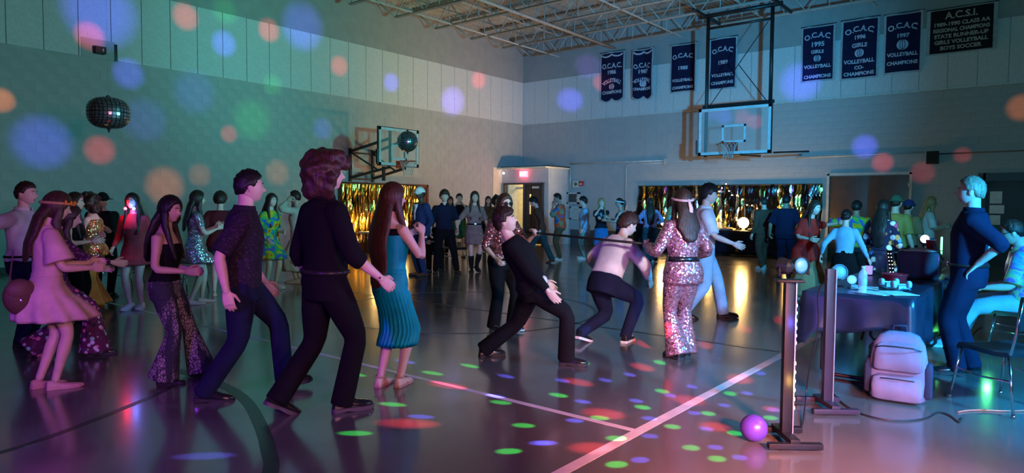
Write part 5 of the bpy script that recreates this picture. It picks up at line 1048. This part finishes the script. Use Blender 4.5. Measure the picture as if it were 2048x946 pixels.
globe_lamp((9.03, -.95, .73), .15, 115, 'brightest glowing globe lamp before the black foil curtain'); globe_lamp((6.5, -.95, .73), .13, 80, 'glowing globe lamp at the left end of the refreshment tables'); globe_lamp((8.05, -1.0, .73), .08, 30, 'small glowing lamp between the two refreshment tables', 18); globe_lamp((10.35, -.95, .73), .11, 45, 'glowing globe lamp at the right end of the refreshment tables', 18)
FOODW = mat('tray_foil', (.6, .56, .48), .3, .6)
for x, w, l in ((8.62, .42, 'shallow foil tray next to the brightest globe lamp'), (9.5, .5, 'long foil tray right of the brightest globe lamp'), (7.4, .4, 'shallow foil tray on the left refreshment table')):
    t = thing('serving_tray', l, 'tray', (x, -1.1, .735)); part('pan', Geo().loft([A([(-w/2+.02, -.11, 0), (w/2-.02, -.11, 0), (w/2-.02, .11, 0), (-w/2+.02, .11, 0)]), A([(-w/2, -.13, .05), (w/2, -.13, .05), (w/2, .13, .05), (-w/2, .13, .05)])]), FOODW, t, bevel=.006); part('food', Geo().ball((0, 0, .05), (w*.42, .1, .035), 16, 8), mat('snack_brown', (.4, .2, .06), .7, bump=.6), t, smooth=True)
t = thing('drink_jug', 'clear drink jug standing at the near end of the right refreshment table', 'jug', (8.32, -1.0, .735)); part('vessel', Geo().lathe([(.06, 0), (.075, .05), (.075, .16), (.055, .21), (.06, .23)], n=20), glass('jug_glass', (1, .9, .7), .05, .35), t, smooth=True); part('handle', Geo().tube([(.07, 0, .18), (.12, 0, .17), (.12, 0, .08), (.074, 0, .06)], .008, 6), _M['jug_glass'], t, smooth=True)
t = thing('string_lights', 'fairy light string hung in a peak over the black foil curtain', 'lights'); BP = [(1428, 399), (1433, 390), (1438, 383), (1444, 376), (1452, 368), (1458, 382), (1464, 390), (1474, 391), (1484, 399), (1494, 410), (1504, 411), (1514, 417), (1586, 417), (1585, 415)][:13]
P = [on_right(x, y, -.22) for x, y in BP[:12]]; part('wire', Geo().tube(P, .003, 5), BLACK_PLASTIC, t)
bulb = to_mesh(Geo().ball((0, 0, 0), (.014, .014, .02), 10, 7), 'bulb', [emit('fairy_bulb', (1, .62, .30), 20)])
for p in P: link('bulb', bulb, t, p)
# lamp and small table by the gold curtain
fold_table(.45, 1.05, -8.3, -6.1, 'low table standing before the gold foil curtain', .62, 'y')
globe_lamp((.72, -6.75, .62), .12, 130, 'glowing globe lamp lighting the gold foil curtain', 18); globe_lamp((.72, -7.7, .62), .10, 110, 'smaller glowing lamp behind the long brown hair', 18)

# ================================================================ CHAIRS
SEATV = mat('seat_black_vinyl', (.012, .014, .018), .38, bump=.1)
def sled_chair(loc, rz_, label, group='chrome frame chairs'):
    t = thing('stacking_chair', label, 'chair', loc, rz_, group)          # faces +Y
    se = Geo(); rows = []
    for y, z in ((.22, .415), (.20, .44), (.05, .435), (-.10, .43), (-.20, .44)): rows.append(A([(x, y, z-.012*math.cos(x/.22*1.4)) for x in np.linspace(-.22, .22, 9)]+[(x, y, z-.035) for x in np.linspace(.22, -.22, 9)]))
    part('seat', se.loft(rows), SEATV, t, smooth='auto'); b = Geo(); rows = []
    for z, y in ((.60, -.235), (.70, -.25), (.80, -.265), (.84, -.272)): rows.append(A([(x, y-.03*math.cos(x/.2*1.3), z) for x in np.linspace(-.20, .20, 9)]+[(x, y+.022-.03*math.cos(x/.2*1.3), z) for x in np.linspace(.20, -.20, 9)]))
    part('backrest', b.loft(rows), SEATV, t, smooth='auto')
    for s in (-1, 1):
        part('leg', Geo().tube([(s*.20, .19, .42), (s*.235, .25, .02)], .0105, 10), CHROME, t, smooth=True); part('leg', Geo().tube([(s*.20, -.19, .42), (s*.235, -.27, .02)], .0105, 10), CHROME, t, smooth=True)
        part('side_rail', Geo().tube([(s*.20, .20, .425), (s*.205, -.05, .418), (s*.205, -.21, .43), (s*.205, -.245, .60), (s*.20, -.27, .80)], .0105, 10), CHROME, t, smooth=True)
        part('side_stretcher', Geo().tube([(s*.215, .215, .24), (s*.222, .0, .225), (s*.22, -.225, .24)], .008, 8), CHROME, t, smooth=True)
        for y in (.25, -.27): part('glide', Geo().ball((s*.236, y*1.01, .013), (.017, .017, .013), 10, 6), CHROME, t, smooth=True)
    part('front_rail', Geo().tube([(-.2, .19, .415), (.2, .19, .415)], .0105, 8), CHROME, t, smooth=True)
sled_chair((15.96, -14.56, 0), math.radians(51), 'empty black chair with chrome legs at the right edge')
J = PEOPLE['seated_right'][1]; sled_chair(tuple(wpos(J, (0, -.04, 0))[:2])+(0,), J['rotz'], 'chair under the seated man in the iridescent shirt')
J = PEOPLE['seated boy in dark clothes holding a white plate'][1]; sled_chair(tuple(wpos(J, (0, -.08, 0))[:2])+(0,), J['rotz'], 'chrome leg chair under the seated boy with the plate')
q = ground((908, 15.8, 'd')); sled_chair((q[0], q[1], 0), J['rotz']+.3, 'empty chrome leg chair behind the dark polo shirt')
q = ground((368, 10.8, 'd')); sled_chair((q[0], q[1], 0), J['rotz']+.9, 'empty chair with chrome legs behind the silver mini dress')
q = ground((243, 11.3, 'd')); sled_chair((q[0], q[1], 0), J['rotz']+1.3, 'empty chair left of the girl with neck lights')

# ================================================================ DISC JOCKEY'S TABLE
TX0, TX1, TY0, TY1, TZ = 14.60, 15.36, -14.76, -12.32, .74
fold_table(TX0, TX1, TY0, TY1, "black legged folding table under the disc jockey's gear", TZ-.006, 'y')
CLOTH = mat('tablecloth_black_plastic', (.016, .024, .045), .32, 0, .3, 6, .3, 8)
drape(TX0-.01, TX1+.01, TY0-.01, TY1+.01, TZ, lambda x, y: .29+.14*(x > TX1-.05)+.03*np.sin(x*9), CLOTH, "dark sagging plastic cloth over the disc jockey's table", .16, .018)
tz = TZ+.012
def bottle(x, y):
    t = thing('water_bottle', "clear plastic water bottle on the disc jockey's table", 'bottle', (x, y, tz)); prof = [(.028, 0), (.033, .006)]
    for k in range(6): prof += [(.033, .012+k*.018), (.030, .021+k*.018)]
    prof += [(.033, .125), (.033, .15), (.024, .175), (.013, .19), (.013, .20)]
    part('body', Geo().lathe(prof, n=22), glass('bottle_plastic', (.75, .88, 1), .06, .42), t, smooth=True); part('cap', Geo().lathe([(.0155, .198), (.0155, .218), (.013, .22)], n=18), WHITE_PAINT, t, smooth=True); part('label_band', Geo().lathe([(.0338, .07), (.0338, .112)], n=22, caps=(0, 0)), glass('bottle_label', (.55, .68, .85), .3, .55), t, smooth=True)
bottle(15.0, -14.63)
t = thing('amplifier_case', "dark boxy amplifier case at the far end of the disc jockey's table", 'amplifier', (15.16, -12.95, tz), .05)
part('cabinet', Geo().box((0, 0, .135), (.34, .30, .26)), mat('case_blue_black', (.02, .028, .05), .5, bump=.2, bscale=150), t, bevel=.012); part('side_panel', Geo().box((.176, 0, .135), (.012, .26, .22)), CHROME, t, bevel=.004)
for k in range(4): part('knob', Geo().lathe([(.014, 0), (.012, .016)], (.184, -.09+.06*k, .19), 12, R=ry(90)), BLACK_PLASTIC, t)
for sx in (-1, 1):
    for sy in (-1, 1): part('foot', Geo().box((sx*.14, sy*.12, .003), (.03, .03, .012)), BLACK_PLASTIC, t)
def sheet(x, y, z, w, d, rz_, label, tilt=0):
    o = part('paper_sheet', Geo().box((0, 0, 0), (w, d, .003)), PAPER, loc=(x, y, z), rot=(0, tilt, rz_)); tag(o, label, 'paper', 'loose papers on the disc jockey table')
sheet(15.12, -12.93, tz+.27, .22, .28, .3, 'paper sheet lying on top of the amplifier case'); sheet(15.22, -12.98, tz+.285, .2, .27, -.4, 'second sheet overhanging the amplifier case', .12)
sheet(15.08, -14.58, tz+.003, .22, .28, 1.2, 'loose sheet at the front edge of the table'); sheet(15.22, -14.50, tz+.006, .21, .28, .7, 'loose sheet beside the upturned skateboard'); sheet(14.93, -14.2, tz+.003, .21, .28, .2, 'loose sheet behind the water bottle')
t = thing('red_box', 'shallow red plastic tub in the middle of the table', 'tub', (15.08, -13.72, tz), .2)
part('tub', Geo().lathe([(.085, 0), (.10, .085), (.105, .09), (.098, .09), (.08, .01)], n=24, caps=(1, 1)), mat('tub_red', (.55, .02, .03), .35), t, smooth=True); part('rim', Geo().tube([(.105*math.cos(a), .105*math.sin(a), .09) for a in np.linspace(0, 2*PI, 25)], .005, 6), _M['tub_red'], t, smooth=True)
t = thing('toy_skateboard', 'small upturned skateboard with round pale wheels on the table', 'skateboard', (15.16, -14.2, tz), 2.2)
dk = Geo(); dk.loft([A([(x, -.055*k, z), (x, .055*k, z), (x, .055*k, z+.008), (x, -.055*k, z+.008)]) for x, k, z in ((-.19, .4, .028), (-.15, 1, .01), (0, 1, 0), (.15, 1, .01), (.19, .4, .028))]); part('deck', dk, mat('deck_teal', (.12, .38, .5), .4), t, bevel=.002)
for sx in (-1, 1):
    tr = part('truck', Geo().box((sx*.10, 0, .03), (.05, .06, .035)).tube([(sx*.1, -.06, .055), (sx*.1, .06, .055)], .008, 8), STEEL, t)
    for sy in (-1, 1): part('wheel', Geo().lathe([(.012, -.016), (.03, -.014), (.032, 0), (.03, .014), (.012, .016)], (sx*.1, sy*.06, .055), 18, R=rx(90)), mat('wheel_pale', (.55, .62, .68), .4), tr, smooth=True)
t = thing('light_wand', 'speckled black light wand leaning against the amplifier case', 'light wand', (15.0, -13.35, tz), .4)
R = rx(-32); part('bar', Geo().box((0, 0, .16), (.05, .02, .32)).xf(R), BLACK_PLASTIC, t, bevel=.004); g = Geo()
for i in range(7):
    for j in (-1, 1): g.ball(R@A([j*.012, -.012, .04+.04*i]), .005, 6, 5)
part('diode_dots', g, emit('diode_white', (.7, .85, 1), 3), t)['kind'] = 'stuff'
t = thing('acrylic_stand', 'clear acrylic cup and tray lit bright cyan at the far left of the table', 'stand', (14.76, -12.55, tz)); ACR = glass('acrylic_cyan_light', (.25, .85, 1), .05, .5)  # cyan light on the clear acrylic is put into its colour
part('cup', Geo().lathe([(.055, 0), (.065, .2), (.06, .2), (.05, .008)], n=24), ACR, t, smooth=True); part('tray', Geo().box((0, 0, .215), (.26, .2, .012)), ACR, t, bevel=.003)
t = thing('light_cube', 'small lilac glowing cube on the left edge of the table', 'lamp', (14.72, -13.0, tz)); part('cube', Geo().box((0, 0, .05), (.07, .07, .09)), emit('cube_lilac', (.35, .3, 1), 1.2), t, bevel=.008); part('base', Geo().box((0, 0, .004), (.08, .08, .01)), BLACK_PLASTIC, t)
# ---- par lamps
LENS_B = emit('lens_cyan', (.08, .45, 1), .55, (.1, .3, .5)); LENS_W = emit('lens_white', (.9, .95, 1), 9)
def par_can(p, d, r, lens, label, foot=True):
    t = thing('par_lamp', label, 'stage light', p); d = nrm(d); z = d; x = nrm(np.cross([0, 0, 1], z)); R = np.stack([x, np.cross(z, x), z], 1)
    part('can', Geo().lathe([(r*.5, -r*1.5), (r*.85, -r*1.2), (r, -r*.2), (r, 0), (r*.9, 0), (r*.9, -.01)], n=24, R=R, caps=(1, 0)), BLACK_PLASTIC, t, smooth='auto'); part('lens', Geo().lathe([(r*.9, -.012), (r*.5, .0), (.001, .004)], n=24, R=R), lens, t, smooth=True)
    part('yoke', Geo().tube([R@A([r*1.08, 0, -r*.5]), R@A([r*1.1, 0, -r*.5])+A([0, 0, -r*1.0]), A([0, 0, -r*1.7])-z*r*.5, R@A([-r*1.1, 0, -r*.5])+A([0, 0, -r*1.0]), R@A([-r*1.08, 0, -r*.5])], (.006, .012), 6), BLACK_PLASTIC, t, smooth=True)
    if foot: part('foot', Geo().box(A([0, 0, -r*1.7])-z*r*.5, (r*1.4, r*1.0, .012)), BLACK_PLASTIC, t, bevel=.003)
par_can((14.74, -14.25, tz+.125), (.55, -.8, .18), .07, LENS_B, 'tilted stage lamp with a pale blue face at the left of the table'); par_can((14.86, -14.35, tz+.075), (.2, -.6, .1), .042, emit('lens_blue', (.05, .25, 1), 3), 'small blue glowing stage lamp beside the water bottle')
q = at_depth(1850, 478, 8.6); par_can(tuple(q), (.35, -1, -.05), .055, LENS_W, 'bright white stage lamp on the amplifier stand', False); t2 = thing('lamp_stand', 'thin black stand carrying the bright white lamp', 'stand', (q[0], q[1]+.05, 0)); part('pole', Geo().tube([(0, 0, 0.02), (0, 0, q[2]-.095)], .014, 8), BLACK, t2)
for k in range(3): part('leg', Geo().tube([(0, 0, .25), (.3*math.cos(k*2.1), .3*math.sin(k*2.1), .012)], .01, 6), BLACK, t2)
point((q[0]+.05, q[1]-.15, q[2]), (.8, .9, 1), 6, .05, 'white_lamp_glow')
for px, py, d, h, c, e, l in ((1883, 492, 8.9, .22, (.1, 1, .25), 6, 'short green glowing light tube behind the amplifier case'), (1856, 497, 8.8, .16, (.08, .15, 1), 9, 'short blue glowing light tube behind the amplifier case')):
    q = at_depth(px, py, d); t = thing('light_tube', l, 'light tube', (q[0], q[1], 0), 0, 'glowing light tubes'); part('tube', Geo().tube([(0, 0, q[2]-h/2), (0, 0, q[2]+h/2)], .012, 10, round_ends=True), emit('tube_%.1f' % c[1], c, e), t, smooth=True); part('stem', Geo().tube([(0, 0, .02), (0, 0, q[2]-h/2)], .010, 8), BLACK, t); part('foot', Geo().lathe([(.12, 0), (.12, .012), (.012, .02)], n=20), BLACK, t)
point((15.75, -12.95, .25), (.1, 1, .2), 2.2, .03, 'green_glow')
t = thing('party_cup', 'red plastic cup on the amplifier case', 'cup', (15.24, -12.86, tz+.275)); part('cup', Geo().lathe([(.03, 0), (.042, .10), (.044, .102), (.040, .10), (.028, .006)], n=20), _M['tub_red'], t, smooth=True); part('rim', Geo().tube([(.043*math.cos(a), .043*math.sin(a), .101) for a in np.linspace(0, 2*PI, 21)], .003, 6), WHITE_PAINT, t, smooth=True)
t = thing('tote_bag', 'black cloth bag hanging from the right side of the table', 'bag', (15.45, -13.0, 0)); bg = Geo(); bg.loft([A([(-.02-a, -w, z), (.02+a, -w, z), (.025+a, 0, z), (.02+a, w, z), (-.02-a, w, z), (-.02-a, 0, z)]) for z, w, a in ((.34, .15, .0), (.37, .17, .015), (.5, .15, .02), (.64, .11, .01), (.70, .07, 0))]); part('sack', bg, CK, t, smooth=True); part('handle', Geo().tube([(0, -.05, .69), (-.02, -.04, .755), (-.06, 0, .765), (-.02, .04, .755), (0, .05, .69)], .008, 6), CK, t, smooth=True)

# ---- light posts
POST = mat('post_black', (.008, .008, .010), .4, 0.0, spec=.25); POSTP = mat('post_dark_violet', (.028, .020, .032), .4, 0.0, spec=.3)
def light_post(loc, h, m, label, rz_, leds):
    t = thing('light_post', label, 'light post', loc, rz_); w = .058
    part('column', Geo().box((0, 0, h/2+.03), (w, w*.8, h-.04)), m, t, bevel=.004); part('edge_trim', Geo().box((w/2+.004, -.02, h/2+.03), (.008, .022, h-.05)), mat('trim_aluminium', (.55, .55, .58), .3, .8), t)
    for s in (-1, 1): part('foot', Geo().box((0, s*.15, .03), (.32, .045, .035)), m, t, bevel=.005)
    part('foot_tie', Geo().box((0, 0, .05), (.06, .32, .035)), m, t, bevel=.004)
    for z, c in leds: part('diode', Geo().ball((w/2+.010, -.02, z), (.007, .010, .013), 10, 7), emit('diode_%d_%d' % (c[0]*10, c[2]*10), c, 16), t, smooth=True)
    return t
BL, AM = (.12, .10, 1.0), (1.0, .55, .12)
p1 = on_floor(1570, 884); p2 = on_floor(1652, 818)
light_post((p1[0], p1[1], 0), .985, POST, 'black light post with blue and amber diodes beside the purple ball', math.radians(38), [(.62+.046*k, BL) for k in range(6)]+[(.10+.055*k+.12, AM) for k in range(6)])
point((p1[0]+.10, p1[1]-.06, .36), AM, 2.2, .03, 'amber_diodes'); point((p1[0]+.10, p1[1]-.06, .74), BL, 3.0, .03, 'blue_diodes')
light_post((p2[0], p2[1], 0), 1.0, POSTP, 'plain dark violet light post next to the table', math.radians(38), [])
par_can((p1[0]-.055, p1[1]-.02, 1.09), (-.9, .1, .1), .052, LENS_W, 'stage lamp on the black post facing the dancers', False); par_can((p1[0]+.06, p1[1]+.04, 1.09), (.75, -.62, .06), .055, LENS_B, 'stage lamp on the black post with a cyan face', False)
tag(part('mount_plate', Geo().box((p1[0], p1[1], .998), (.16, .10, .015), rz(30)), POST, bevel=.003), 'flat mounting plate on top of the black light post', 'plate')
# ---- ball, backpack, cables
q = on_floor(1507, 882); t = thing('rubber_ball', 'shiny purple rubber ball on the floor beside the black post', 'ball', (q[0], q[1], .082)); part('ball', Geo().ball((0, 0, 0), .082, 36, 24), mat('rubber_violet', (.10, .045, .36), .36, bump=.12, bscale=60), t, smooth=True); part('valve', Geo().ball((-.03, -.03, .07), .006, 8, 6), BLACK, t)
t = thing('backpack', "grey lilac backpack standing against the disc jockey's table", 'backpack', (15.32, -14.93, 0), math.radians(6)); BP_ = cloth('backpack_grey', (.20, .17, .25), .8, wr=.5); BP2 = cloth('backpack_navy', (.03, .035, .07), .8)
def bulge(levels, yc=0, n=36):
    ang = np.linspace(0, 2*PI, n, endpoint=False); c, s_ = np.cos(ang), np.sin(ang); k = lambda v: np.sign(v)*np.abs(v)**.5
    return Geo().loft([np.stack([a*k(c), yc+y0+b*k(s_), np.full(n, z)], 1) for z, a, b, y0 in levels])
part('body', bulge([(0, .16, .07, 0), (.02, .185, .09, 0), (.15, .195, .10, 0), (.30, .19, .095, 0), (.42, .17, .085, 0), (.49, .13, .065, 0), (.515, .07, .03, 0)], .03), BP_, t, smooth=True)
part('front_pocket', bulge([(.015, .13, .03, 0), (.03, .165, .05, 0), (.12, .17, .055, 0), (.18, .16, .04, .01), (.205, .12, .02, .02)], -.085), BP_, t, smooth=True)
part('upper_pocket', bulge([(.235, .14, .03, 0), (.25, .16, .045, 0), (.35, .155, .045, .01), (.42, .14, .03, .025), (.445, .10, .015, .04)], -.075), BP_, t, smooth=True)
for s in (-1, 1): part('side_panel', bulge([(.04, .02, .05, 0), (.06, .03, .07, 0), (.26, .03, .07, 0), (.30, .015, .05, 0)], .02).xf(np.eye(3), (s*.195, 0, 0)), BP2, t, smooth=True); part('shoulder_strap', Geo().tube([(s*.1, .11, .46), (s*.12, .17, .36), (s*.13, .16, .18), (s*.15, .10, .06)], (.028, .008), 8), BP2, t, smooth=True)
part('handle', Geo().tube([(-.05, .05, .50), (-.04, .05, .555), (.04, .05, .555), (.05, .05, .50)], .010, 8), BP2, t, smooth=True)
for z in (.19, .43): part('zip', Geo().tube([(-.15, -.08, z-.03), (-.1, -.118, z-.01), (0, -.128, z-.005), (.1, -.118, z-.01), (.15, -.08, z-.03)], .005, 5), BLACK, t)
def cable(px, r, m, label, z=.007):
    P = smooth_path([(*on_floor(x, y)[:2], z) for x, y in px], 6); tag(part('cable', Geo().tube(P, r, 6), m, smooth=True), label, 'cable')
cable([(1668, 790), (1690, 812), (1730, 832), (1790, 843), (1850, 839), (1876, 827), (1900, 833), (1918, 846), (1922, 838)], .006, BLACK_PLASTIC, 'black cable winding from the violet post to the pink cord')
cable([(1916, 826), (1935, 823), (1965, 822), (2010, 824), (2060, 823)], .006, mat('cord_coral', (.8, .16, .10), .5), 'coral extension cord beside the chair legs')
cable([(1880, 690), (1890, 697), (1910, 694), (1900, 690), (1925, 700), (1950, 664), (1965, 655)], .005, BLACK_PLASTIC, 'tangled black cable under the right side of the table')
w = [at_depth(x, y, 4.35+.1*k) for k, (x, y) in enumerate(((1655, 560), (1640, 575), (1635, 600), (1637, 640), (1630, 690), (1618, 740), (1612, 790)))]; P = smooth_path([*w, on_floor(1605, 850)+A([0, 0, .01]), on_floor(1595, 868)+A([0, 0, .008])], 6); tag(part('cable', Geo().tube(P, .005, 6), BLACK_PLASTIC, smooth=True), 'thin black cable hanging between the two light posts', 'cable')
t = thing('power_brick', 'small black power block on the floor behind the table leg', 'power block', tuple(on_floor(1866, 672)), .3); part('case', Geo().box((0, 0, .02), (.16, .07, .04)), BLACK_PLASTIC, t, bevel=.006); part('plug', Geo().box((.1, 0, .015), (.05, .03, .025)), BLACK_PLASTIC, t, bevel=.004)
# ================================================================ BEAMS OF THE PARTY LAMPS
G_, B_, R_, O_ = (.04, 1, .12), (.10, .10, 1), (1, .05, .07), (1, .25, .05)
SRC = A([p1[0]-.05, p1[1]-.05, 1.22])
def beam(src, tgt, r, col, L, alb, blend=.5):
    src, tgt = A(src), A(tgt); v = tgt-src; d = np.linalg.norm(v); n = A([0, 0, 1.]) if tgt[2] < .01 else None
    cs = max(.2, abs(v[2])/d) if n is not None else max(.3, abs(v[0] if tgt[0] < .1 else v[1])/d)
    spot(src, tgt, math.degrees(2*math.atan(r/d)), col, L/alb*4*PI*PI*d*d/cs, blend, .004, 'party_beam')
def fl(x, y): return on_floor(1080+x/3.092, 640+y/3.092)
for (x, y) in ((115, 465), (265, 262), (740, 262), (755, 440), (635, 540), (1175, 455), (1040, 578), (820, 660), (370, 605), (470, 732), (475, 893), (935, 790), (1095, 858), (1425, 605), (1205, 700)): beam(SRC, fl(x, y),   .058, G_, .75, .11, .7)
for (x, y) in ((405, 372), (555, 338), (265, 505), (595, 500), (215, 622), (40, 760), (680, 718), (675, 608), (955, 575), (805, 467), (940, 412), (1140, 527), (1280, 453), (1365, 330), (1030, 673), (1085, 787), (620, 865), (1235, 850), (1445, 555), (140, 375)): beam(SRC, fl(x, y), .052, B_, 1.0, .11, .7)
for (x, y, r) in ((240, 385, .10), (635, 292, .10), (400, 580, .13), (920, 497, .13), (1235, 365, .12), (1080, 660, .11), (1430, 550, .07), (320, 790, .11), (650, 150, .10)): beam(SRC, fl(x, y), r*1.1, R_, .6, .11, 1.0)
def fm(x, y): return on_floor(600+x/2.56, 640+y/2.56)
for (x, y) in ((870, 235), (680, 272), (1030, 422), (475, 432), (1145, 540), (1070, 672), (285, 580), (275, 278)): beam(SRC, fm(x, y), .055, G_, .6, .11, .7)
for (x, y) in ((1055, 288), (1000, 390), (620, 495), (1230, 630), (540, 213)): beam(SRC, fm(x, y), .052, B_, .85, .11, .7)
for (x, y, r) in ((760, 335, .09), (560, 530, .11)): beam(SRC, fm(x, y), r*1.1, R_, .5, .11, 1.0)
beam(SRC, on_floor(410, 912), .07, B_, .4, .11, .8)
for x, y in ((1490, 658), (1560, 640), (1410, 690)): beam(SRC, on_floor(x, y), .10, R_, .5, .11, 1.0)
# soft spots on the walls
WS = A([15.05, -13.05, 1.75])
for x, y, r, c, L in ((178, 72, 24, R_, .16), (370, 33, 24, R_, .15), (537, 60, 22, R_, .16), (678, 132, 20, R_, .13), (957, 160, 18, R_, .16), (200, 300, 26, R_, .14), (458, 268, 17, R_, .12), (2, 200, 20, O_, .2), (330, 372, 36, O_, .11), (555, 345, 26, O_, .07), (400, 350, 22, O_, .06),
        (200, 22, 60, B_, .19), (447, 87, 24, B_, .22), (257, 148, 27, B_, .20), (85, 285, 46, B_, .17), (605, 52, 45, B_, .20), (782, 165, 19, B_, .22), (905, 203, 30, (.25, .18, 1), .24), (390, 185, 40, B_, .07), (645, 258, 22, B_, .10), (290, 240, 40, B_, .06),
        (450, 22, 24, G_, .05), (505, 240, 40, G_, .05), (545, 170, 20, G_, .05)):
    p = on_left(x, y); beam(WS, p, r*1.15/F_PX*np.linalg.norm(p-CAM), c, L*1.7, .4, .9)
for x, y, r, c, L in ((1140, 200, 24, B_, .20), (1600, 165, 36, B_, .22), (1729, 293, 22, B_, .30), (1765, 325, 18, R_, .13), (1175, 132, 24, (.3, .1, .9), .08), (2044, 215, 22, O_, .10), (1485, 235, 16, R_, .12), (1420, 225, 16, B_, .16), (1925, 310, 14, R_, .06), (1845, 345, 20, R_, .06), (1205, 165, 18, R_, .10)):
    p = on_right(x, y); beam(WS, p, r*1.15/F_PX*np.linalg.norm(p-CAM), c, L*1.7, .4, .9)
bpy.context.view_layer.update()
